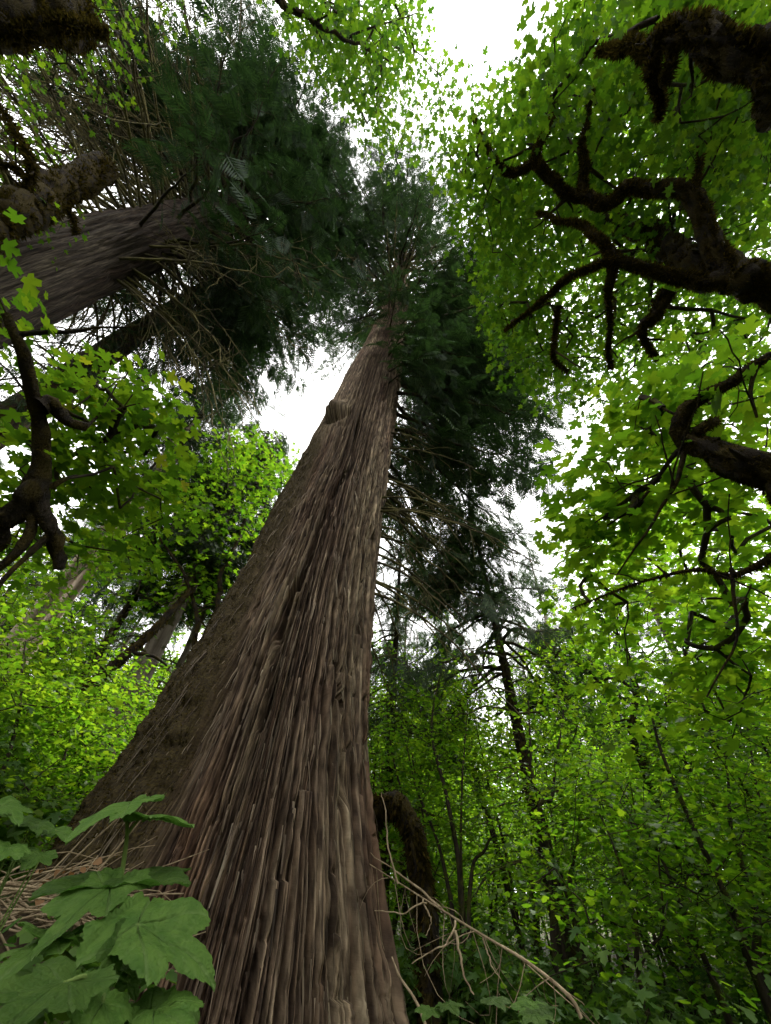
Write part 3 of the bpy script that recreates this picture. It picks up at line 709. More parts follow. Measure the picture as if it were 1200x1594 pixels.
crown = np.concatenate([region([(885, 0), (1200, 0), (1210, 420), (1200, 600), (1000, 640), (940, 640), (880, 600), (800, 545), (775, 520), (765, 430), (720, 330), (690, 230), (745, 190), (810, 140), (850, 90)], 760, 8.8, 15, rng),
                        region([(720, 230), (880, 100), (960, 300), (900, 420), (770, 440), (710, 330)], 80, 9.0, 12, rng),
                        region([(770, 440), (900, 440), (900, 600), (850, 610), (790, 580)], 55, 8.5, 12, rng)])
big_maple('maple_tree', 'mossy maple with three heavy black forked limbs reaching in from the right', cb, limbs, crown, rng, leaf=0.125, per=26, rad_=0.6, moss=2600, mossz=.05, twig=.0055)

# right, lower: limb with a bare elbow over the white gap
rng = np.random.default_rng(42)
cb = onground(*polar(62, 5.0))
limbs = [('trunk', [cb, cb + [0.1, 0, 1.6], at(1330, 900, 4.4), at(1215, 790, 4.3), at(1160, 735, 4.35), at(1110, 700, 4.4)], 0.16, 0.09, 0.6),
 ('limb', pix([(1110, 700, 4.4), (1075, 686, 4.5), (1070, 655, 4.55), (1085, 630, 4.6), (1130, 600, 4.7), (1195, 555, 4.9)]), 0.085, 0.035, 0.7),
 ('limb', pix([(1225, 735, 4.3), (1160, 718, 4.3), (1100, 700, 4.42), (1068, 688, 4.5)]), 0.10, 0.07, 0.7),
 ('limb', pix([(1072, 690, 4.5), (1045, 715, 4.5), (1000, 775, 4.5), (945, 818, 4.5)]), 0.03, 0.008, 0.2),
 ('limb', pix([(1068, 690, 4.5), (1058, 745, 4.4), (1020, 810, 4.3), (960, 895, 4.3)]), 0.028, 0.007, 0.2),
 ('limb', pix([(1076, 650, 4.55), (1040, 640, 4.6), (1010, 622, 4.7)]), 0.02, 0.006, 0.2),
 ('limb', pix([(1085, 672, 4.5), (1105, 660, 4.4), (1115, 655, 4.3)]), 0.05, 0.03, 0.6),
 ('limb', pix([(1230, 850, 4.4), (1190, 865, 4.4), (1130, 887, 4.4), (1070, 884, 4.4), (985, 910, 4.5), (890, 947, 4.7)]), 0.036, 0.006, 0.25),
 ('limb', pix([(1138, 884, 4.4), (1150, 945, 4.3), (1148, 1010, 4.3), (1100, 1085, 4.3)]), 0.017, 0.006, 0.2),
 ('limb', pix([(1225, 545, 5.0), (1190, 560, 4.9), (1170, 610, 4.7), (1178, 650, 4.6)]), 0.03, 0.01, 0.3)]
crown = np.concatenate([region([(985, 600), (1060, 570), (1210, 545), (1210, 1140), (1050, 1130), (960, 1060), (900, 960), (885, 770), (960, 745), (1010, 715), (960, 640)], 185, 4.8, 8.5, rng),
                        region([(950, 640), (1020, 600), (1060, 700), (1010, 735)], 12, 4.8, 6, rng), region([(900, 700), (990, 720), (1000, 800), (900, 860)], 22, 4.2, 5.5, rng)])
big_maple('maple_tree', 'maple with bare mossy elbow and large lobed leaves beside the white gap at right', cb, limbs, crown, rng, leaf=0.15, per=14, rad_=0.5, tmpl=MAPLE_BIG, moss=2200, mossz=.035, mat=M_VINE)

# top right: lumpy moss covered limb
rng = np.random.default_rng(43)
cb = onground(*polar(112, 5.5))
limbs = [('trunk', [cb, cb + [0, 0.3, 3.5], at(1330, 130, 6.4), at(1205, 92, 6.2)], 0.28, 0.17, 0.6),
 ('limb', pix([(1215, 95, 6.2), (1150, 78, 6.3), (1080, 62, 6.5), (1030, 68, 6.7), (1000, 78, 6.9), (965, 70, 7.3), (930, 80, 7.8)]), 0.17, 0.018, 1.0),
 ('limb', pix([(1185, 95, 6.2), (1190, 115, 6.1), (1200, 128, 6.0)]), 0.10, 0.05, 0.8),
 ('limb', pix([(1120, 80, 6.4), (1118, 100, 6.3), (1124, 112, 6.3)]), 0.09, 0.05, 0.8),
 ('limb', pix([(1022, 72, 6.7), (1018, 110, 6.6), (1026, 140, 6.6), (1028, 168, 6.6), (1022, 190, 6.6)]), 0.075, 0.012, 0.7),
 ('limb', pix([(1045, 70, 6.6), (1040, 105, 6.5), (1028, 135, 6.5)]), 0.05, 0.03, 0.6)]
crown = region([(985, 0), (1200, 0), (1210, 330), (1060, 230), (1000, 120)], 150, 7.5, 12, rng)
big_maple('maple_tree', 'maple with a stout limb wrapped in lumpy brown moss, in the top right corner', cb, limbs, crown, rng, leaf=0.115, per=22, rad_=0.55, moss=3000, mossz=0.06)

# left: near maple with a dark knotted stem
rng = np.random.default_rng(44)
cb = onground(*polar(-72, 4.2))
limbs = [('trunk', [cb, cb + [0.1, 0, 1.2], at(-60, 860, 3.7), at(20, 800, 3.6), at(60, 745, 3.6)], 0.085, 0.06, 0.8),
 ('limb', pix([(60, 745, 3.6), (66, 690, 3.6), (62, 640, 3.6), (40, 565, 3.6), (8, 490, 3.7)]), 0.06, 0.028, 0.7),
 ('limb', pix([(62, 632, 3.6), (85, 630, 3.6), (110, 655, 3.6), (135, 665, 3.6)]), 0.06, 0.03, 0.5),
 ('limb', pix([(60, 750, 3.6), (70, 800, 3.5), (88, 840, 3.5), (94, 885, 3.5)]), 0.05, 0.035, 0.9),
 ('limb', pix([(62, 765, 3.6), (95, 748, 3.6), (120, 740, 3.7)]), 0.028, 0.008, 0.3),
 ('limb', pix([(50, 800, 3.55), (30, 850, 3.5), (-10, 890, 3.5)]), 0.04, 0.02, 0.5),
 ('limb', pix([(135, 665, 3.6), (175, 640, 3.9), (230, 625, 4.2)]), 0.012, 0.005, 0.2)]
crown = np.concatenate([region([(90, 600), (190, 560), (262, 610), (290, 700), (255, 800), (180, 770), (100, 700)], 48, 3.9, 5.2, rng),
                        region([(0, 650), (60, 700), (160, 740), (260, 800), (240, 880), (100, 900), (0, 880)], 46, 3.8, 6.0, rng),
                        region([(-10, 405), (25, 410), (20, 530), (-10, 560)], 5, 3.8, 4.2, rng)])
big_maple('maple_tree', 'near maple with knotted black stem and drooping layers of lobed leaves, at left edge', cb, limbs, crown, rng, leaf=0.112, per=15, rad_=0.36, tmpl=MAPLE_BIG, moss=700, flat=0.12, mossz=.02)

# upper left: mossy leaning trunk with a blunt end, and the corner one
rng = np.random.default_rng(45)
cb = onground(*polar(-84, 7.5))
limbs = [('trunk', [cb, at(-250, 470, 9), at(-60, 368, 9.6), at(10, 342, 10.2), at(80, 300, 11.5), at(165, 262, 13.5)], 0.34, 0.26, 0.4),
 ('limb', pix([(30, 335, 10.4), (50, 280, 10.6), (40, 230, 11), (-10, 150, 12)]), 0.06, 0.03, 0.4), ('limb', pix([(90, 300, 11.5), (110, 330, 11.5), (120, 365, 11.3)]), 0.05, 0.03, 0.4),
 ('limb', pix([(60, 312, 11.0), (30, 262, 11.2), (-10, 255, 11.5)]), 0.045, 0.02, 0.4)]
crown = region([(-10, 100), (110, 200), (130, 320), (40, 420), (-10, 330)], 34, 10.5, 16, rng)
big_maple('maple_tree', 'leaning maple trunk with a collar of pale moss, above the ridged grey trunk at left', cb, limbs, crown, rng, leaf=0.11, per=14, rad_=0.6, moss=1300, mossz=0.09)
rng = np.random.default_rng(46)
cb = onground(*polar(-104, 6.0))
limbs = [('trunk', [cb, at(-330, 130, 8), at(-120, 10, 8.2), at(-20, -5, 8.6), at(60, 5, 9.2), at(112, 18, 9.8)], 0.42, 0.36, 0.35),
 ('limb', pix([(-20, 30, 8.0), (40, 48, 8.1), (100, 47, 8.3), (168, 54, 8.6)]), 0.12, 0.035, 0.6)]
crown = region([(-10, 30), (130, 0), (330, -10), (240, 110), (110, 170), (-10, 150)], 42, 13, 19, rng)
big_maple('maple_tree', 'thick brown mossy trunk end with a short black branch, in the top left corner', cb, limbs, crown, rng, leaf=0.115, per=14, rad_=0.65, moss=1500, mossz=0.08)

# overhead: fine leaves against the sky, top centre
rng = np.random.default_rng(47)
cb = onground(*polar(-165, 5.5))
limbs = [('trunk', [cb, cb + [0.2, 0, 9], at(380, -120, 15.0), at(432, -5, 15.5)], 0.26, 0.10, 0.3), ('limb', pix([(432, -5, 15.5), (470, 30, 15.8), (540, 60, 16.2), (605, 95, 16.8)]), 0.10, 0.02, 0.3),
 ('limb', pix([(540, 60, 16.2), (590, 40, 16.5), (650, 20, 17)]), 0.035, 0.012, 0.2)]
crown = np.concatenate([region([(420, -10), (640, -10), (655, 50), (640, 110), (590, 160), (560, 190), (490, 90)], 150, 15.5, 22, rng), region([(560, 130), (650, 110), (700, 130), (690, 200), (600, 260), (560, 220)], 34, 16, 22, rng),
                        region([(690, 130), (750, 130), (750, 160), (700, 170)], 5, 15, 17, rng)])
big_maple('maple_tree', 'high maple twigs with fine leaves against the white sky, top centre', cb, limbs, crown, rng, leaf=0.16, per=16, rad_=0.65, moss=0, twig=0.005)

# left middle: bright young maple in front of the hemlock
rng = np.random.default_rng(48)
cb = onground(*polar(-29.5, 10.6))
limbs = [('trunk', [cb, ath(300, 1040, 10.6), ath(342, 910, 10.6), ath(385, 800, 10.8)], 0.10, 0.05, 0.3), ('limb', [ath(305, 1030, 10.6), ath(300, 930, 10.5), ath(240, 820, 10.3)], 0.07, 0.025, 0.3),
 ('limb', [ath(330, 960, 10.6), ath(375, 900, 10.9), ath(410, 820, 11.2)], 0.05, 0.02, 0.3)]
crown = np.concatenate([region([(300, 700), (395, 668), (468, 715), (445, 790), (400, 850), (340, 930), (250, 950), (200, 880), (240, 780)], 230, 12, 16.5, rng), region([(60, 830), (240, 780), (270, 960), (120, 1000), (20, 940)], 60, 11, 17, rng)])
big_maple('maple_tree', 'bright green young maple between the near knotted stem and the great cedar', cb, limbs, crown, rng, leaf=0.165, per=14, rad_=0.6, mat=M_VINE, moss=0)

# right middle: airy bright maple between the thicket and the hanging boughs
rng = np.random.default_rng(49)
cb = onground(*polar(40, 11.5))
limbs = [('trunk', [cb, ath(1010, 1230, 11.5), ath(985, 1060, 11.6), ath(960, 930, 11.8)], 0.10, 0.05, 0.4), ('limb', [ath(1005, 1180, 11.5), ath(1060, 1020, 11.4), ath(1120, 860, 11.6)], 0.06, 0.02, 0.4), ('limb', [ath(1000, 1150, 11.5), ath(930, 1060, 11.8), ath(850, 1000, 12)], 0.05, 0.02, 0.4)]
crown = np.concatenate([region([(890, 800), (1000, 740), (1210, 740), (1210, 1200), (980, 1200), (880, 1130), (830, 1010)], 380, 11, 15.5, rng), region([(640, 1080), (760, 1010), (880, 1040), (900, 1200), (760, 1220), (620, 1200)], 130, 11.5, 15, rng)])
big_maple('maple_tree', 'airy bright maple rising above the thicket between hanging cedar boughs and right edge', cb, limbs, crown, rng, leaf=0.15, per=18, rad_=0.65, mat=M_VINE, moss=0, twig=.005)
# ================================================================== conifers behind
def conifer(name, label, a, d, H, r0, h0, L0, rng, nb=60, droop=0.6, sp=0.5, mat=M_GREYBARK, group=None, dead=12, density=0.8, lean=(0, 0), pos=None):
    x, y = polar(a, d) if pos is None else pos
    root = empty(name, onground(x, y), label, 'tree', group)
    plain_trunk(root, x, y, r0, 0.05, H, mat, sides=48, rows=110, bark=0.03, seed=int(abs(a)) % 50, attr=False, lean=lean)
    g = float(gz(x, y)); wood = MB(); fol = MB(); S, D, Ls = [], [], []
    for h in np.linspace(h0, H * 0.98, nb):
        q = rng.random() * 6.283; dv = np.array([math.cos(q), math.sin(q), 0]); S.append(np.array([x + lean[0] * h, y + lean[1] * h, g + h])); D.append(dv)
        Ls.append((0.75 + L0 * (1 - (h - h0) / (H - h0 + 1)) ** 0.8) * rng.uniform(0.6, 1.15))
    cedar_branches(wood, fol, S, D, Ls, rng, droop=droop, density=density, sp=sp)
    tag(part(wood, 'branches', M_DARKWOOD, root), kind='stuff'); part(fol, 'crown', M_CEDAR, root)
    if dead:
        m = MB(); hs = rng.uniform(h0 * 0.4, h0 * 1.2, dead)
        dead_branches(m, [np.array([x + lean[0] * h, y + lean[1] * h, g + h]) for h in hs], [np.array([math.cos(q), math.sin(q), .15]) for q in rng.random(dead) * 6.28], rng.uniform(0.8, 2.6, dead), rng, r=0.025, droop=0.6, subs=5, wig=.08)
        tag(part(m, 'dead_branches', M_LICHEN, root), kind='stuff')
    return root
rng = np.random.default_rng(51)
conifer('hemlock_tree', 'hemlock with straight grey trunk left of the great cedar, pointed top above young maple', -29.6, 13.0, 18.5, 0.42, 9.0, 2.4, rng, nb=95, dead=26, density=1.1)
conifer('hemlock_tree', 'slim grey hemlock trunk hugging the mossy left flank of the great cedar', -26.0, 14.5, 19, 0.16, 9, 2.0, rng, nb=80, dead=16)
conifer('hemlock_tree', 'thin dark trunk leaning behind layers of maple leaves, left of the straight grey hemlock', -35.0, 15, 19, 0.22, 9, 2.4, rng, nb=70, dead=14, mat=M_MOSSY)
conifer('hemlock_tree', 'crooked mossy hemlock with drooping dark boughs, right of great cedar at mid height', 21.8, 11.0, 14, 0.20, 6.5, 3.2, rng, nb=56, droop=0.9, dead=34, mat=M_MOSSY, lean=(-0.05, 0.02), density=.75)
conifer('hemlock_tree', 'slender mossy trunk hung with dead twigs just right of the great cedar', 3.6, 13.0, 15, 0.17, 6.0, 2.0, rng, nb=46, droop=1.0, dead=40, mat=M_MOSSY)
conifer('hemlock_tree', 'reddish hemlock with brown drooping branches behind the large maple leaves, at right', 41, 15, 13, 0.25, 6.0, 2.6, rng, nb=44, droop=0.9, dead=20)
for k, (px, py, qx, qy, d, lab) in enumerate([(28, 995, 70, 930, 16, 'pale sunlit trunk, lower left one of the pale trunks behind leaves'), (62, 1000, 118, 905, 17, 'pale sunlit trunk in the middle of the pale trunks at left'),
        (140, 900, 165, 800, 17.5, 'warm pale trunk with orange tint rising behind the knotted stem')]):
    a = math.degrees(az((px + qx) / 2, (py + qy) / 2))
    conifer('fir_tree', lab, a, d, 24, 0.30, 17, 2.5, rng, nb=34, dead=10, mat=M_PALETRUNK, group='pale trunks at far left')

# ================================================================== far forest: prototypes and copies
def far_maple(seed, H, W, n, per, leaf, pos, label, group, mat):
    rng = np.random.default_rng(seed); root = empty('maple_tree', pos, label, 'tree', group)
    p = np.asarray(pos, float); m = MB(); skel = []
    for s in range(3):
        q = rng.random() * 6.28; top = p + np.array([math.cos(q) * W * .4, math.sin(q) * W * .4, H * rng.uniform(.75, .95)])
        path = smooth_path([p + [0, 0, -.2], p * .5 + top * .5 + rng.normal(0, .4, 3) - (top - p) * [.2, .2, 0], top], 24)
        tube(m, path, np.linspace(0.16, 0.04, 24), sides=8, lump=.3); skel.append(path[8:])
    part(m, 'trunk', M_MOSSY, root, smooth=True)
    c = rng.normal(0, 1, (n, 3)); c = unit(c) * (rng.random((n, 1)) ** 0.4); c = p + np.array([0, 0, H * .56]) + c * np.array([W, W, H * .44]); c[:, 2] += rng.normal(0, .3, n)
    A, B, ra, rb = grow(np.concatenate(skel), c, rng, step=.9, rmin=.006, rmax=.05)
    m = MB(); twig_tubes(m, A, B, ra, rb, sides=4, segs=1, rng=rng); tag(part(m, 'twigs', M_DARKWOOD, root), kind='stuff')
    m = MB(); sprays_of_leaves(m, c, per, .75, leaf, VINE, rng); part(m, 'crown', mat, root)
    return root
rng = np.random.default_rng(60)
G_FAR = 'leafy trees far behind the clearing'; L_FAR = 'far leafy maple in the green wall behind the clearing'
fm = [far_maple(61, 12, 3.6, 230, 16, .20, onground(*polar(-20, 26)), L_FAR, G_FAR, M_VINE), far_maple(62, 9, 3.2, 190, 16, .18, onground(*polar(14, 24)), L_FAR, G_FAR, M_VINE), far_maple(63, 15, 4.2, 280, 16, .22, onground(*polar(30, 30)), L_FAR, G_FAR, M_MAPLE)]
for a in np.arange(-100, 100, 5.2):
    for rr in (27, 38):
        d = rr * rng.uniform(.9, 1.12); x, y = polar(a + rng.uniform(-2.4, 2.4), d)
        copy_tree(fm[int(rng.integers(3))], onground(x, y), rng.random() * 6.28, rng.uniform(.75, 1.15))
for a in np.arange(100, 262, 7.0):
    x, y = polar(a, rng.uniform(17, 23)); copy_tree(fm[int(rng.integers(3))], onground(x, y), rng.random() * 6.28, rng.uniform(.9, 1.3))
G_FC = 'conifers far behind the clearing'; L_FC = 'tall dark conifer far behind the leafy trees'
fc = [conifer('fir_tree', L_FC, -41, 34, 30, .4, 8, 3.6, rng, nb=80, sp=.8, group=G_FC, dead=10, density=.55), conifer('fir_tree', L_FC, 12, 38, 26, .35, 5, 3.2, rng, nb=76, sp=.8, group=G_FC, dead=10, density=.55)]
for a in np.arange(-96, 96, 9.0):
    d = rng.uniform(34, 52); x, y = polar(a + rng.uniform(-3, 3), d)
    if 38 < a < 50: continue
    copy_tree(fc[int(rng.integers(2))], onground(x, y), rng.random() * 6.28, rng.uniform(.7, 1.05))

for a, d in [(-33, 27), (-37, 31), (-45, 29), (3, 27), (7, 31), (11, 28), (26, 27), (31, 31), (35, 28), (-41, 26)]:
    x, y = polar(a, d); copy_tree(fc[int(rng.integers(2))], onground(x, y), rng.random() * 6.28, rng.uniform(.55, .8))

# ================================================================== vine maples of the understorey
def vine_maple(label, pos, stems, rng, n=150, per=22, leaf=0.075, spread=1.5, h0=0.28, group=None, mat=M_VINE, crown=None, r0=0.045, layer=0.38):
    """stems: list of point lists"""
    root = empty('vine_maple', pos, label, 'small tree', group)
    sk = []; 
    for si, P in enumerate(stems):
        q = smooth_path(P, 26); t = np.linspace(0, 1, 26)
        q = q + np.stack([vnoise(t * 6, t * 0 + 3 * k, si + 11) - .5 for k in range(3)], -1) * .14 * (t * (1 - t) * 4)[:, None]
        m = MB(); tube(m, q, (r0 * (1 - .78 * t)) * (1 if si == 0 else rng.uniform(.5, .9)), sides=8, lump=.4, seed=si)
        part(m, 'stem', M_DARKWOOD, root, smooth=True); sk.append(q[6:])
    sk = np.concatenate(sk)
    if crown is None:
        z0 = pos[2]; H = sk[:, 2].max() - z0
        b = sk[rng.integers(0, len(sk), n)]; q = rng.random(n) * 6.283; r = spread * np.sqrt(rng.random(n))
        crown = b + np.stack([np.cos(q) * r, np.sin(q) * r, rng.normal(0.15, .25, n)], -1)
        crown = crown[crown[:, 2] > z0 + h0 * H]
    A, B, ra, rb = grow(sk, crown, rng, step=.4, rmin=.0025, rmax=.016, power=.45, up=.05)
    m = MB(); twig_tubes(m, A, B, ra, rb, sides=4, segs=1, rng=rng); tag(part(m, 'twigs', M_DARKWOOD, root), kind='stuff')
    m = MB(); sprays_of_leaves(m, crown, per, layer, leaf, VINE, rng, flat=.10, tilt=.28, droop=.15); part(m, 'crown', mat, root)
    return root
def px_stem(L):
    P = [ath(*p) for p in L]; b = P[0].copy(); b[2] = min(b[2], float(gz(b[0], b[1]))) - .1
    return [b] + P
rng = np.random.default_rng(71)
def clump(label, lists, **k):
    st = [px_stem(L) for L in lists]; pos = np.array([st[0][0][0], st[0][0][1], float(gz(st[0][0][0], st[0][0][1]))])
    return vine_maple(label, pos, st, rng, **k)
clump('dark vine maple clump with paired upright stems, nearest right of the great cedar', [[(722, 1480, 8.5), (712, 1340, 8.5), (692, 1230, 8.6), (672, 1130, 8.8), (690, 1030, 9.2)], [(728, 1480, 8.5), (722, 1330, 8.6), (722, 1200, 8.8), (728, 1090, 9.2)], [(735, 1470, 8.5), (740, 1350, 8.6), (760, 1310, 8.6), (790, 1300, 8.6)], [(712, 1480, 8.5), (690, 1350, 8.8), (650, 1230, 9.2), (625, 1130, 9.6)]], n=190, r0=0.065, h0=.45)
clump('vine maple with Y forked dark stems in the middle of the green thicket', [[(868, 1500, 8.5), (858, 1400, 8.5), (843, 1275, 8.6), (828, 1190, 8.8), (822, 1090, 9.2)], [(846, 1290, 8.6), (862, 1240, 8.7), (870, 1170, 8.9), (880, 1080, 9.4)], [(878, 1490, 8.6), (872, 1400, 8.6), (858, 1320, 8.7), (850, 1270, 8.7)], [(900, 1470, 9.0), (888, 1360, 9.2), (905, 1260, 9.4), (920, 1170, 9.8)], [(905, 1470, 9), (880, 1385, 9.2), (868, 1330, 9.4), (850, 1200, 10)]], n=190, r0=0.07, h0=.45)
clump('vine maple with one long slanting stem, right side of the thicket', [[(1195, 1560, 7.0), (1145, 1430, 7.0), (1085, 1300, 7.1), (1030, 1170, 7.3), (1005, 1080, 7.6)], [(1200, 1540, 7.1), (1180, 1400, 7.2), (1140, 1280, 7.3), (1130, 1180, 7.5)], [(1105, 1500, 7.5), (1060, 1400, 7.6), (1010, 1300, 7.8), (965, 1225, 8.0)]], n=210, r0=0.055, h0=.4)
clump('small vine maple with thin leaning stems between the forked and slanting clumps', [[(1000, 1540, 6.5), (985, 1430, 6.5), (960, 1330, 6.7), (930, 1260, 7)], [(1010, 1540, 6.5), (1040, 1440, 6.6), (1030, 1330, 6.8), (1045, 1250, 7.2)]], n=130, r0=0.03)
clump('vine maple at the far right edge with bright yellow green layers', [[(1230, 1500, 9), (1215, 1350, 9), (1180, 1230, 9.2), (1160, 1120, 9.6)], [(1240, 1500, 9), (1240, 1350, 9), (1225, 1200, 9.5)]], n=220)
clump('vine maple with leaning thin stems in the green thicket left of the great cedar', [[(40, 1300, 9), (75, 1230, 9), (110, 1150, 9.2), (150, 1060, 9.6)], [(60, 1300, 9), (120, 1220, 9), (165, 1140, 9.2)], [(30, 1290, 9), (20, 1180, 9.2), (50, 1060, 9.6)]], n=260, leaf=.08)
clump('young vine maple against the mossy flank of the great cedar, lower left', [[(130, 1240, 10.5), (170, 1150, 10.5), (205, 1080, 10.8)], [(125, 1240, 10.5), (130, 1140, 10.7), (160, 1040, 11)]], n=200, leaf=.08)
clump('pale green vine maple at the left edge behind the twig heap', [[(-20, 1300, 7.5), (0, 1200, 7.5), (30, 1100, 7.8), (40, 1000, 8.2)], [(-40, 1300, 7.5), (-40, 1150, 7.8), (-20, 1020, 8.2)]], n=210, leaf=.085)
clump('vine maple with pale leaves close behind the great cedar on its right side', [[(640, 1420, 9.6), (640, 1300, 9.6), (612, 1180, 9.8), (600, 1080, 10)], [(650, 1400, 9.6), (665, 1290, 9.8), (640, 1150, 10), (655, 1050, 10.5)]], n=200)
# the thicket behind: copies of four kinds
G_V = 'vine maples filling the thicket'; L_V = 'vine maple among many in the deep green thicket'
vp = []
for k in range(4):
    r2 = np.random.default_rng(80 + k); p = onground(*polar([-36, 18, 30, 42][k], [13, 13, 12, 11][k]), 0)
    H = [5.5, 6.5, 4.5, 5.5][k]; st = []
    for s in range(5):
        q = r2.random() * 6.28; o = np.array([math.cos(q), math.sin(q), 0]); st.append([p + [0, 0, -.2], p + o * .35 + [0, 0, H * .4], p + o * 1.0 + [0, 0, H * .75], p + o * 1.9 * r2.uniform(.5, 1) + [0, 0, H * r2.uniform(.85, 1)]])
    vp.append(vine_maple(L_V, p, st, r2, n=240, per=22, leaf=.085, spread=1.5, group=G_V, layer=.42, r0=.06))
for a, d in [(-46, 13), (-38, 16), (-33, 15), (-30, 18), (-44, 18), (-27, 20), (-56, 14), (2, 17), (6, 14), (9, 19), (13, 15.5), (17, 18), (21, 15.5), (25, 19), (28, 15), (32, 17), (36, 14), (40, 18), (43, 14.5), (47, 17), (50, 13), (57, 14), (-68, 13), (7, 22), (12, 23), (15, 21), (19, 23), (23, 22), (27, 24), (31, 22), (35, 23), (39, 22), (44, 23), (49, 22), (3, 23), (4, 13.5), (6, 18), (9, 15), (11, 19), (-36, 24), (-42, 23), (-48, 22)]:
    x, y = polar(a + rng.uniform(-1, 1), d); copy_tree(vp[int(rng.integers(4))], onground(x, y, 0), rng.random() * 6.28, rng.uniform(.75, 1.15))
# ================================================================== ground
g1 = np.sign(np.linspace(-1, 1, 321)) * np.abs(np.linspace(-1, 1, 321)) ** 2.2 * 160
GX, GY = np.meshgrid(g1, g1); GZ = gz(GX, GY) + 0.06 * (vnoise(GX * 2.2, GY * 2.2, 1) - .5) + .03 * (vnoise(GX * 6, GY * 6, 2) - .5)
mb = MB(); m = 321; i = np.arange(m - 1)[:, None] * m; j = np.arange(m - 1)[None]
mb.add(np.stack([GX, GY, GZ], -1).reshape(-1, 3), np.stack([i + j, i + j + 1, i + m + j + 1, i + m + j], -1).reshape(-1, 4))
M_GROUND = wood_mat('forest_floor', (0.025, 0.018, 0.011), (0.07, 0.05, 0.03), 5, (0.035, 0.05, 0.012), .5, stretch=(1, 1, 1))
tag(mb.build('ground', M_GROUND, None, True), kind='structure')

# low leafy cover
rng = np.random.default_rng(91)
def scatter(n, amin, amax, d0, d1):
    a = np.radians(rng.uniform(amin, amax, n)); d = np.sqrt(rng.uniform(d0 ** 2, d1 ** 2, n)); x = np.sin(a) * d; y = np.cos(a) * d
    ta = trunk_axis(np.array(0.)); k = (np.hypot(x - ta[0], y - ta[1]) > 2.6) & ~((y < 5.5) & (x > -2.6) & (x < 1.2))
    return x[k], y[k]
x, y = scatter(4200, -55, 55, 3.2, 24)
c = np.stack([x, y, gz(x, y) + rng.uniform(.08, .75, len(x))], -1)
mb = MB(); sprays_of_leaves(mb, c, 14, .3, .085, VINE, rng, flat=.3)
tag(mb.build('undergrowth', M_UNDER), 'low leafy ground cover under the thicket', 'ground cover', kind='stuff')

# shrubs
def shrub(label, pos, rng, H=1.3, W=.7, n=46, per=9, leaf=.11, group=None, mat=M_UNDER, tmpl=MAPLE_MID):
    root = empty('shrub', pos, label, 'shrub', group); p = np.asarray(pos, float); m = MB(); A = []; 
    for s in range(9):
        q = rng.random() * 6.28; top = p + np.array([math.cos(q) * W * rng.uniform(.2, 1), math.sin(q) * W * rng.uniform(.2, 1), H * rng.uniform(.6, 1)])
        path = smooth_path([p, p * .5 + top * .5 + [0, 0, .18 * H], top], 10); tube(m, path, np.linspace(.011, .004, 10), sides=5); A.append(path[3:])
    part(m, 'stems', M_DARKWOOD, root); A = np.concatenate(A)
    c = A[rng.integers(0, len(A), n)] + rng.normal(0, .12, (n, 3)); m = MB(); sprays_of_leaves(m, c, per, .2, leaf, tmpl, rng, flat=.25); part(m, 'leaves', mat, root)
    return root
G_S = 'leafy shrubs at the foot of the thicket'; L_S = 'low leafy shrub at the foot of the thicket'
sp_ = [shrub(L_S, onground(*polar(24, 6.5), 0), rng, group=G_S), shrub(L_S, onground(*polar(33, 7.5), 0), rng, H=1.0, group=G_S), shrub(L_S, onground(*polar(12, 7.8), 0), rng, H=1.5, W=.9, n=60, group=G_S)]
for a, d in [(8, 9.5), (10, 6.6), (15, 9), (17, 6.2), (19, 8), (21, 10), (22, 5.4), (26, 8.2), (28, 5.6), (29, 9.6), (31, 6.4), (34, 9), (36, 5.2), (37, 7.6), (40, 6.2), (43, 8), (46, 6), (-33, 8), (-36, 6.6), (-40, 8.6), (-43, 6.8), (-31, 10), (-47, 8), (-38, 10.5), (-50, 6), (6, 12), (13, 12), (25, 12), (35, 11.5), (42, 11), (9, 14), (16, 13), (19, 11.5), (22, 14), (28, 12.5), (31, 14), (33, 11), (38, 13.5), (39, 10), (45, 13), (48, 10), (5, 16), (12, 17), (18, 18), (26, 17), (34, 18), (41, 17), (46, 18)]:
    xx, yy = polar(a, d); copy_tree(sp_[int(rng.integers(3))], onground(xx, yy, 0), rng.random() * 6.28, rng.uniform(.75, 1.2))
# ferns
def fern(label, pos, rng, n=13, L=.8, group=None):
    root = empty('sword_fern', pos, label, 'fern', group); p = np.asarray(pos, float); m = MB(); f = MB()
    for s in range(n):
        q = 6.28 * s / n + rng.uniform(-.2, .2); o = np.array([math.cos(q), math.sin(q), 0]); l = L * rng.uniform(.7, 1.15); t = np.linspace(0, 1, 22)
        path = p + o * (l * t)[:, None] * .85; path[:, 2] += l * (.95 * t - .85 * t ** 2.2)
        tube(m, path, np.linspace(.005, .0015, 22), sides=4)
        side = np.cross(o, [0, 0, 1.]); k = np.repeat(np.arange(2, 22), 2); sg = np.tile([-1, 1], 20)[:, None]
        w = .13 * l / .8 * np.sin(np.pi * (k / 22) ** .7)
        leaves(f, path[k], side * sg + o * .35 + [0, 0, -.15], np.tile([0, 0, 1.], (40, 1)) + o * .2, w, (np.array([[-.11, 0, 0], [.11, 0, 0], [.07, .7, 0], [0, 1, -.05], [-.07, .7, 0.]]), np.array([[0, 1, 2], [0, 2, 3], [0, 3, 4]])))
    part(m, 'stalks', M_STEM, root); part(f, 'fronds', M_UNDER, root); return root
G_F = 'sword ferns on the forest floor'; L_F = 'dark sword fern on the forest floor under the thicket'
f0 = fern(L_F, onground(*polar(13, 6.0), 0), rng, group=G_F)
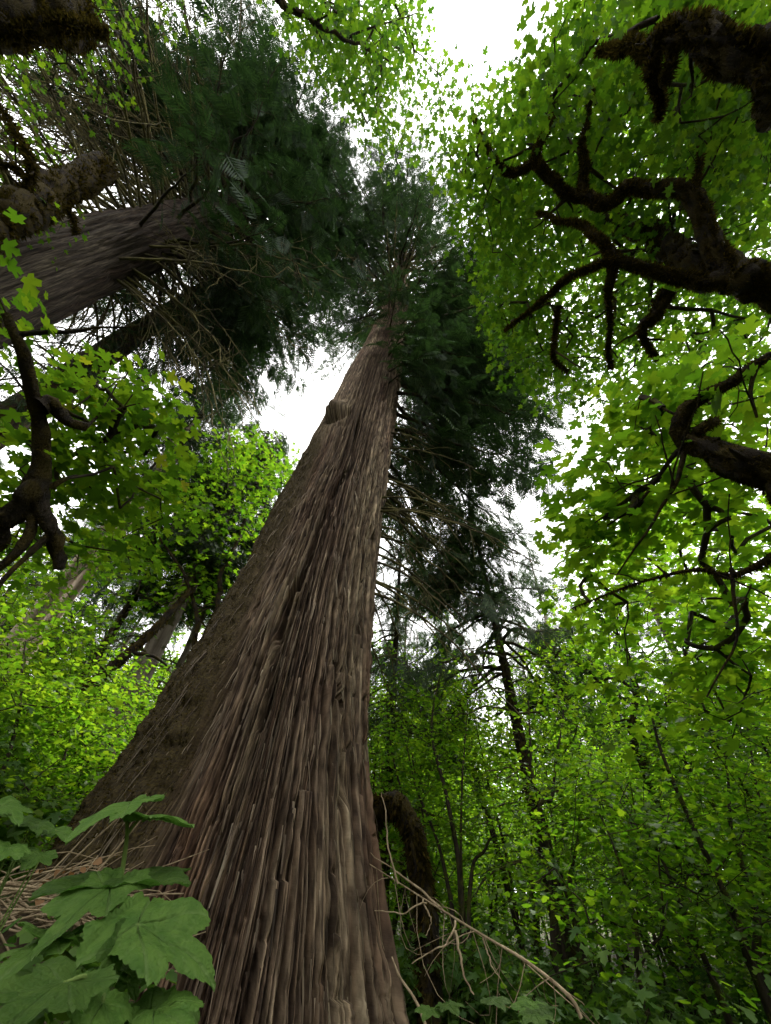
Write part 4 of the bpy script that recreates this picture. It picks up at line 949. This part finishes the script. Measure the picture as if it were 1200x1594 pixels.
for a, d in [(20, 6.8), (25, 7.4), (16, 7.6), (30, 8), (35, 6.8), (11, 8.5), (39, 8.8), (-35, 7.4), (-41, 6.2), (-46, 9)]:
    xx, yy = polar(a, d); copy_tree(f0, onground(xx, yy, 0), rng.random() * 6.28, rng.uniform(.8, 1.3))

# ================================================================== dead wood
rng = np.random.default_rng(95)
def limb_thing(name, label, cat, P, r0, r1, mat, n=40, lump=.4, moss=0, subs=(), sides=14, seed=1, hang=0):
    P = np.asarray(P, float); root = empty(name, P[0], label, cat); q = smooth_path(P, n); t = np.linspace(0, 1, n); R = r0 + (r1 - r0) * t
    m = MB(); tube(m, q, R, sides=sides, lump=lump, seed=seed); part(m, 'trunk' if r0 > .08 else 'stem', mat, root, smooth=True)
    for S, a, b in subs:
        m = MB(); s = smooth_path(S, 16); s = s + np.cumsum(rng.normal(0, .006, (16, 3)), 0); tube(m, s, np.linspace(a, b, 16), sides=6, lump=.3); part(m, 'branch', mat, root, smooth=True)
    if moss: m = MB(); moss_on(m, q, R, moss, rng, .09, 1.0); tag(part(m, 'moss', M_MOSS, root), kind='stuff')
    if hang:
        m = MB(); ii = rng.integers(8, n - 2, hang); l = rng.uniform(.15, .7, hang)
        twig_tubes(m, q[ii], q[ii] + np.stack([rng.normal(0, .22, hang), rng.normal(0, .22, hang), -l * rng.uniform(.3, 1, hang)], -1), np.full(hang, .005), np.full(hang, .0015), sides=3, segs=5, sag=.22, rng=rng); part(m, 'hanging_twigs', mat, root)
    return root
limb_thing('mossy_snag', 'black arched snag draped in moss behind the right flank of the great cedar', 'dead tree',
    [onground(*(ath(668, 1500, 6.6)[:2])), ath(664, 1440, 6.6), ath(655, 1360, 6.6), ath(640, 1290, 6.6), ath(612, 1252, 6.6), ath(585, 1262, 6.7), ath(572, 1300, 6.8)], .11, .12, M_MOSSY, moss=3200, lump=1.0)
for px, py, d in [(655, 1440, 7.0), (690, 1400, 7.2), (640, 1400, 8.5)]:
    p_ = ath(px, py, d); copy_tree(sp_[2], onground(p_[0], p_[1], 0), rng.random() * 6, .9)
B = [ath(905, 1585, 4.6), ath(885, 1550, 4.6), ath(820, 1497, 4.7), ath(750, 1455, 4.8), ath(690, 1418, 4.9), ath(630, 1380, 5.0), ath(575, 1345, 5.0)]
limb_thing('fallen_branch', 'long bleached dead branch slanting down to the right from the great cedar', 'branch', B, .014, .004, M_DEADWOOD, n=60, lump=.35, sides=10, hang=26, seed=5,
    subs=[([ath(692, 1420, 4.9), ath(650, 1385, 4.95), ath(615, 1358, 5.0), ath(575, 1325, 5.0)], .014, .004), ([ath(665, 1405, 4.9), ath(630, 1422, 4.8), ath(590, 1418, 4.8)], .008, .003), ([ath(710, 1432, 4.85), ath(706, 1455, 4.7), ath(685, 1480, 4.6), ath(650, 1503, 4.5)], .010, .003),
          ([ath(707, 1450, 4.7), ath(715, 1490, 4.65), ath(722, 1520, 4.6), ath(735, 1540, 4.6)], .012, .005), ([ath(620, 1375, 5.0), ath(606, 1320, 5.0), ath(600, 1260, 5.0), ath(593, 1230, 5.0)], .010, .004), ([ath(660, 1400, 4.9), ath(675, 1440, 4.8), ath(672, 1470, 4.8)], .008, .003), ([ath(750, 1455, 4.8), ath(760, 1490, 4.75), ath(780, 1525, 4.7)], .008, .003)])
limb_thing('fallen_branch', 'short pale dead branch leaning against the lower right edge of the great cedar', 'branch', [ath(668, 1610, 4.4), ath(648, 1560, 4.5), ath(622, 1520, 4.6), ath(610, 1490, 4.7)], .012, .006, M_DEADWOOD, n=24, sides=8)
limb_thing('mossy_log', 'dark mossy log leaning among leaves left of the straight grey hemlock', 'log', [ath(110, 1100, 10), ath(170, 1042, 10), ath(235, 985, 10.1), ath(300, 915, 10.4)], .13, .07, M_MOSSY, moss=900,
    subs=[([ath(205, 1015, 10), ath(240, 1020, 9.9), ath(258, 1035, 9.9)], .05, .02)])
limb_thing('mossy_log', 'long dark rotting log lying across the floor at lower right', 'log', [onground(*polar(17.5, 6.2), .05), onground(*polar(21, 5.8), .12), onground(*polar(26, 6.4), .1)], .22, .18, M_MOSSY, moss=500)
# heap of dry twigs on the mound
root_p = ath(30, 1420, 4.6); N = 150
px_ = rng.uniform(-40, 125, N); d = rng.uniform(4.0, 5.4, N); py_ = rng.uniform(1372, 1450, N)
A = np.array([ath(a, b, c) for a, b, c in zip(px_, py_, d)]); Dv = unit(np.stack([rng.normal(.8, .5, N), rng.normal(.3, .5, N), rng.normal(.05, .22, N)], -1))
mb = MB(); twig_tubes(mb, A, A + Dv * rng.uniform(.25, 1.0, N)[:, None], rng.uniform(.004, .010, N), rng.uniform(.002, .004, N), sides=5, segs=4, sag=.08, rng=rng)
tag(mb.build('dry_twigs', M_DEADWOOD), 'heap of dry pale twigs left of the great cedar foot', 'twigs', kind='stuff')
M_DEADLEAF = leaf_mat('dead_leaf', [(0, (.16, .07, .02)), (1, (.38, .20, .09))], [(0, (.2, .08, .02)), (1, (.4, .2, .08))], tw=.3)
N = 60; A = np.array([ath(a, b, c) for a, b, c in zip(rng.uniform(60, 165, N), rng.uniform(1345, 1400, N), rng.uniform(4.3, 4.7, N))])
mb = MB(); leaves(mb, A, rng.normal(0, 1, (N, 3)) - [0, 0, .8], rng.normal(0, 1, (N, 3)), rng.uniform(.025, .07, N), SIMPLE)
tag(mb.build('dead_leaves', M_DEADLEAF), 'withered orange brown leaves at the mossy foot of the great cedar', 'dead leaves', kind='stuff')

# ================================================================== the broad leaved plants in the foreground
def lobed(ph, seed, teeth=True):
    # outline of a five lobed leaf about its vein origin; ph = 0 points to the tip
    r = np.zeros_like(ph)
    for c, L, w in [(0, 1.0, .62), (.95, .92, .60), (-.95, .92, .60), (1.85, .78, .58), (-1.85, .78, .58), (2.6, .58, .5), (-2.6, .58, .5)]:
        d = np.abs(np.angle(np.exp(1j * (ph - c)))); r = np.maximum(r, L * np.maximum(0, 1 - (d / w) ** 1.5 * .55) * (d < w * 1.25))
    r = np.minimum(np.maximum(r, .62), 1 - .66 * sstep(1.7, 2.9, np.abs(ph)))
    if teeth: r = r * (1 + .05 * np.abs(np.mod(ph * 9.5 + seed, 1) * 2 - 1) - .02 + .03 * np.sin(ph * 5 + seed))
    return r
def m_plant():
    m, nt, nd, lk = new_mat('plant_leaf_veined')
    at_ = nd.new('ShaderNodeAttribute'); at_.attribute_name = 'leaf'; sp = nd.new('ShaderNodeSeparateXYZ'); lk.new(at_.outputs['Vector'], sp.inputs[0])
    tc = nd.new('ShaderNodeTexCoord'); n1 = nd.new('ShaderNodeTexNoise'); n1.inputs['Scale'].default_value = 28; n1.inputs['Detail'].default_value = 5; lk.new(tc.outputs['Object'], n1.inputs['Vector'])
    oi = nd.new('ShaderNodeObjectInfo'); hs = nd.new('ShaderNodeHueSaturation'); mr = nd.new('ShaderNodeMapRange'); mr.inputs[3].default_value = .65; mr.inputs[4].default_value = 1.5; lk.new(oi.outputs['Random'], mr.inputs[0]); lk.new(mr.outputs[0], hs.inputs['Value'])
    r = ramp(nd, [(.3, (.040, .088, .014)), (.7, (.076, .138, .024))]); lk.new(n1.outputs[0], r.inputs[0])
    mx = nd.new('ShaderNodeMix'); mx.data_type = 'RGBA'; lk.new(sp.outputs[0], mx.inputs[0]); lk.new(r.outputs[0], mx.inputs[6]); mx.inputs[7].default_value = (.12, .18, .06, 1)
    n2 = nd.new('ShaderNodeTexNoise'); n2.inputs['Scale'].default_value = 9; lk.new(tc.outputs['Object'], n2.inputs['Vector'])
    r2 = ramp(nd, [(.77, (0, 0, 0)), (.79, (1, 1, 1))]); lk.new(n2.outputs[0], r2.inputs[0])
    mx2 = nd.new('ShaderNodeMix'); mx2.data_type = 'RGBA'; lk.new(r2.outputs[0], mx2.inputs[0]); lk.new(mx.outputs[2], mx2.inputs[6]); mx2.inputs[7].default_value = (.32, .25, .14, 1)
    bs = nd.new('ShaderNodeBsdfPrincipled'); bs.inputs['Roughness'].default_value = .6; bs.inputs['Specular IOR Level'].default_value = .14; lk.new(mx2.outputs[2], hs.inputs['Color']); lk.new(hs.outputs[0], bs.inputs['Base Color'])
    n3 = nd.new('ShaderNodeTexNoise'); n3.inputs['Scale'].default_value = 90; n3.inputs['Detail'].default_value = 3; lk.new(tc.outputs['Object'], n3.inputs['Vector'])
    bp = nd.new('ShaderNodeBump'); bp.inputs['Strength'].default_value = .6; bp.inputs['Distance'].default_value = .005; vo = nd.new('ShaderNodeTexVoronoi'); vo.feature = 'DISTANCE_TO_EDGE'; vo.inputs['Scale'].default_value = 75; lk.new(tc.outputs['Object'], vo.inputs['Vector']); vm = nd.new('ShaderNodeMath'); vm.operation = 'MULTIPLY_ADD'; vm.inputs[1].default_value = 1.6; lk.new(vo.outputs['Distance'], vm.inputs[0]); lk.new(n3.outputs[0], vm.inputs[2]); lk.new(vm.outputs[0], bp.inputs['Height']); lk.new(bp.outputs[0], bs.inputs['Normal'])
    tr = nd.new('ShaderNodeBsdfTranslucent'); tr.inputs[0].default_value = (.10, .24, .03, 1)
    ms = nd.new('ShaderNodeMixShader'); ms.inputs[0].default_value = .28; lk.new(bs.outputs[0], ms.inputs[1]); lk.new(tr.outputs[0], ms.inputs[2])
    out = nd.new('ShaderNodeOutputMaterial'); lk.new(ms.outputs[0], out.inputs[0]); return m
M_PLANT = m_plant()
def plant_leaf(root, base, tip, nrm, width, seed, droop=.25, fold=.15, mat=M_PLANT):
    base = np.asarray(base); tip = np.asarray(tip); L = np.linalg.norm(tip - base); Y = (tip - base) / L; Z = unit(nrm - (nrm @ Y) * Y); X = np.cross(Y, Z)
    na, nr = 180, 16; ph = np.linspace(-np.pi, np.pi, na, endpoint=False); ro = lobed(ph, seed); t = np.linspace(0, 1, nr + 1)[1:]
    PHI, T = np.meshgrid(ph, t); Rr = T * ro[None]
    x = np.sin(PHI) * Rr * width; y = np.cos(PHI) * Rr
    vein = np.zeros_like(x)
    for c in (0, .95, -.95, 1.85, -1.85):
        dd = np.angle(np.exp(1j * (PHI - c))); along = Rr * np.cos(dd); off = np.abs(Rr * np.sin(dd)); ok = (np.cos(dd) > 0)
        vein = np.maximum(vein, ok * np.exp(-(off / .009) ** 2))
        sec = np.abs(np.mod((along - off * .9) * 7.5, 1) - .5) * 2; vein = np.maximum(vein, .45 * ok * (off < .42 * along + .02) * (np.abs(dd) < .5) * np.exp(-((1 - sec) / .10) ** 2))
    z = fold * np.abs(x) - droop * (y ** 2) * np.sign(y + .3) - .45 * droop * x ** 2 * 2 + .035 * np.sin(x * 9 + seed) * np.cos(y * 7 + seed * 2) - .045 * vein + .012 * np.sin(PHI * 14 + seed) * T ** 3 + .03 * np.sin(PHI * 3 + seed) * T ** 2
    W = base + L * (x[..., None] * X + y[..., None] * Y + z[..., None] * Z)
    mb = MB(); i = np.arange(nr - 1)[:, None] * na; j = np.arange(na)[None]; k = (j + 1) % na
    mb.add(W.reshape(-1, 3), np.stack([i + j, i + na + j, i + na + k, i + k], -1).reshape(-1, 4))
    mb.add(np.vstack([W[0], base[None]]), np.stack([np.arange(na), (np.arange(na) + 1) % na, np.full(na, na)], -1))
    v = np.concatenate([vein.ravel(), vein[0], [1.]]); mb.attr['leaf'] = np.stack([v * .95, v * 0, v * 0], -1)
    return part(mb, 'leaf', mat, root, smooth=True)
UPV = np.array([0, 0, 1.]); TOCAM = np.array([0, -1., 0])
def tocam(p): return unit(CAM - p)
def leaf_spec(root, b, t, d0, d1, lean, side, width, seed, droop=.25, stem=None, fold=.12):
    width *= .76; P0, P1 = at(*b, d0), at(*t, d1); n = UPV + lean * tocam(P0) + side * CM[:, 0] if False else UPV + lean * tocam(P0) + side * np.array([1., 0, 0])
    plant_leaf(root, P0, P1, n, width, seed, droop, fold)
    if stem is not None:
        S = smooth_path([np.asarray(stem[0]), (np.asarray(stem[0]) + P0) / 2 + np.array(stem[1]), P0], 14); m = MB(); tube(m, S, np.linspace(.0055, .0035, 14), sides=7); part(m, 'stalk', M_STEM, root, smooth=True)
PB = onground(*(ath(165, 1560, 1.55)[:2]), -.05)
plant = empty('broad_leaf_plant', PB, 'large green plant with broad toothed leaves in front of the cedar foot, lower left', 'plant')
main = smooth_path([PB, at(158, 1560, 1.72), at(168, 1480, 1.72), at(178, 1420, 1.74), at(192, 1345, 1.78), at(198, 1290, 1.80), at(194, 1258, 1.8)], 40)
m = MB(); tube(m, main, np.linspace(.010, .0045, 40), sides=9, lump=.15); part(m, 'stem', M_STEM, plant, smooth=True)
leaf_spec(plant, (205, 1250), (113, 1272), 1.80, 1.70, .05, -.1, .95, 1.3, .30)
leaf_spec(plant, (222, 1272), (304, 1263), 1.78, 1.68, .10, .1, .95, 2.1, .22, stem=(at(197, 1300, 1.8), (0, 0, .01)))
leaf_spec(plant, (172, 1380), (62, 1450), 1.66, 1.50, .75, -.35, .72, 3.7, .18, stem=(at(174, 1440, 1.72), (0, 0, .0)))
leaf_spec(plant, (185, 1372), (204, 1343), 1.72, 1.95, .5, -.2, 1.4, 4.9, .15, stem=(at(182, 1400, 1.74), (0, 0, 0)))
leaf_spec(plant, (214, 1440), (346, 1476), 1.52, 1.42, .75, .05, .80, 5.2, .28, stem=(at(166, 1490, 1.7), (0, 0, .03)))
leaf_spec(plant, (82, 1462), (2, 1500), 1.62, 1.52, .0, -.2, 1.1, 6.4, .20, stem=(at(122, 1506, 1.60), (0, 0, .0)))
leaf_spec(plant, (98, 1460), (152, 1455), 1.62, 1.75, .15, 0, 1.3, 7.1, .12)
leaf_spec(plant, (100, 1530), (-15, 1592), 1.35, 1.20, .95, -.35, .85, 8.8, .15, stem=(at(150, 1560, 1.45), (0, 0, .02)))
leaf_spec(plant, (186, 1468), (150, 1535), 1.50, 1.40, 1.2, 1.2, .50, 9.3, .2, stem=(at(168, 1475, 1.68), (0, 0, .01)))
leaf_spec(plant, (160, 1560), (128, 1612), 1.40, 1.25, 1.0, .4, .8, 10.2, .2, stem=(at(158, 1545, 1.6), (0, 0, .01)))
leaf_spec(plant, (232, 1578), (180, 1562), 1.45, 1.5, .8, .1, 1.2, 11.4, .2, stem=(at(165, 1600, 1.6), (0, 0, .02)))
leaf_spec(plant, (240, 1572), (312, 1585), 1.45, 1.36, .7, .1, .85, 12.6, .25)
leaf_spec(plant, (200, 1522), (214, 1545), 1.6, 1.55, .8, .1, 1.0, 13.6, .2, stem=(at(168, 1520, 1.7), (0, 0, .01)))
leaf_spec(plant, (188, 1510), (168, 1528), 1.62, 1.56, .8, -.1, 1.0, 14.6, .2)
leaf_spec(plant, (192, 1508), (206, 1496), 1.62, 1.68, .6, .1, 1.0, 15.6, .2)
leaf_spec(plant, (285, 1562), (312, 1572), 1.7, 1.65, .3, .1, 1.0, 16.1, .3, stem=(at(240, 1600, 1.7), (0, 0, .03)))
# smaller pale plants behind it
def little_plant(label, px, py, d, specs, seed):
    pb = onground(*(ath(px, py, d)[:2]), -.05); r = empty('broad_leaf_plant', pb, label, 'plant')
    for q, (lx, ly, tx, ty, dd) in enumerate(specs):
        P0, P1 = at(lx, ly, dd), at(tx, ty, dd - .12); plant_leaf(r, P0, P1, UPV + .35 * tocam(P0), .85, seed + q * 1.3, .2, .1)
        S = smooth_path([pb, pb * .5 + P0 * .5 + [0, 0, .05], P0], 12); m = MB(); tube(m, S, np.linspace(.006, .003, 12), sides=6); part(m, 'stalk', M_STEM, r, smooth=True)
    return r
little_plant('pale broad leaved plant at the left edge behind the twig heap', 20, 1400, 3.0, [(5, 1252, 36, 1272, 3.0), (2, 1258, -30, 1262, 3.0), (48, 1280, 18, 1292, 3.1), (52, 1280, 64, 1290, 3.1), (88, 1292, 108, 1300, 3.2), (60, 1330, 40, 1345, 3.0), (15, 1320, -10, 1335, 2.9)], 21)
little_plant('pale broad leaved plant low at the bottom, right of the bleached branch hangers', 830, 1600, 3.6, [(826, 1564, 812, 1580, 3.6), (834, 1566, 856, 1576, 3.6), (832, 1580, 846, 1594, 3.5)], 33)
little_plant('small leafy plant at the bottom edge just right of the great cedar', 690, 1600, 4.2, [(670, 1572, 660, 1580, 4.2), (698, 1564, 712, 1571, 4.2), (768, 1556, 784, 1563, 4.3)], 41)
# leafy weeds round its foot
c = np.concatenate([np.array([at(px, py, d) for px, py, d in zip(rng.uniform(-20, 240, 70), rng.uniform(1470, 1600, 70), rng.uniform(1.9, 3.4, 70))])])
mb = MB(); sprays_of_leaves(mb, c, 9, .10, .05, VINE, rng, flat=.4)
tag(mb.build('weeds', M_UNDER), 'small leafy weeds among the stalks at lower left', 'weeds', kind='stuff')
# ================================================================== camera, sky, sun
cam = bpy.data.cameras.new('camera'); cam.sensor_fit = 'HORIZONTAL'; cam.sensor_width = 36.0; cam.lens = 18.0
cam.clip_start = 0.05; cam.clip_end = 2000
co = bpy.data.objects.new('camera', cam); COL.objects.link(co)
from mathutils import Matrix
mw = Matrix([[*CM[0], CAM[0]], [*CM[1], CAM[1]], [*CM[2], CAM[2]], [0, 0, 0, 1]])
co.matrix_world = mw; scene.camera = co
SUN_AZ, SUN_EL = rad(38), rad(60)
w = bpy.data.worlds.new('World'); scene.world = w; w.use_nodes = True
nd = w.node_tree.nodes; lk = w.node_tree.links; nd.clear()
sky = nd.new('ShaderNodeTexSky'); sky.sky_type = 'NISHITA'; sky.sun_disc = False
sky.sun_elevation = SUN_EL; sky.sun_rotation = SUN_AZ
tc = nd.new('ShaderNodeTexCoord'); nz = nd.new('ShaderNodeTexNoise'); nz.inputs['Scale'].default_value = 2.2; nz.inputs['Detail'].default_value = 5
lk.new(tc.outputs['Generated'], nz.inputs['Vector'])
rp = ramp(nd, [(0.30, (0.85, 0.85, 0.85)), (0.55, (1, 1, 1))]); lk.new(nz.outputs[0], rp.inputs[0])
mx = nd.new('ShaderNodeMix'); mx.data_type = 'RGBA'; lk.new(rp.outputs[0], mx.inputs[0]); lk.new(sky.outputs[0], mx.inputs[6]); mx.inputs[7].default_value = (12.7, 12.6, 12.5, 1)
bg = nd.new('ShaderNodeBackground'); bg.inputs['Strength'].default_value = 0.12; lk.new(mx.outputs[2], bg.inputs[0])
out = nd.new('ShaderNodeOutputWorld'); lk.new(bg.outputs[0], out.inputs[0])
sl = bpy.data.lights.new('sun', 'SUN'); sl.energy = 3.0; sl.angle = rad(4); sl.color = (1, 0.95, 0.86)
so = bpy.data.objects.new('sun', sl); COL.objects.link(so)
sd = np.array([math.sin(SUN_AZ) * math.cos(SUN_EL), math.cos(SUN_AZ) * math.cos(SUN_EL), math.sin(SUN_EL)])
from mathutils import Vector
so.rotation_euler = Vector([float(q) for q in sd]).to_track_quat('Z', 'Y').to_euler(); so.location = (0, 0, 60)
scene.view_settings.view_transform = 'Standard'; scene.view_settings.look = 'None'
scene.view_settings.exposure = EXPOSURE; scene.view_settings.gamma = 1
scene.render.engine = 'CYCLES'
cy = scene.cycles
cy.max_bounces = 8; cy.diffuse_bounces = 4; cy.glossy_bounces = 2; cy.transmission_bounces = 6; cy.transparent_max_bounces = 4
cy.use_adaptive_sampling = True; cy.adaptive_threshold = 0.012; cy.use_denoising = True; cy.caustics_reflective = False; cy.caustics_refractive = False
cy.sample_clamp_indirect = 6
scene.render.film_transparent = False
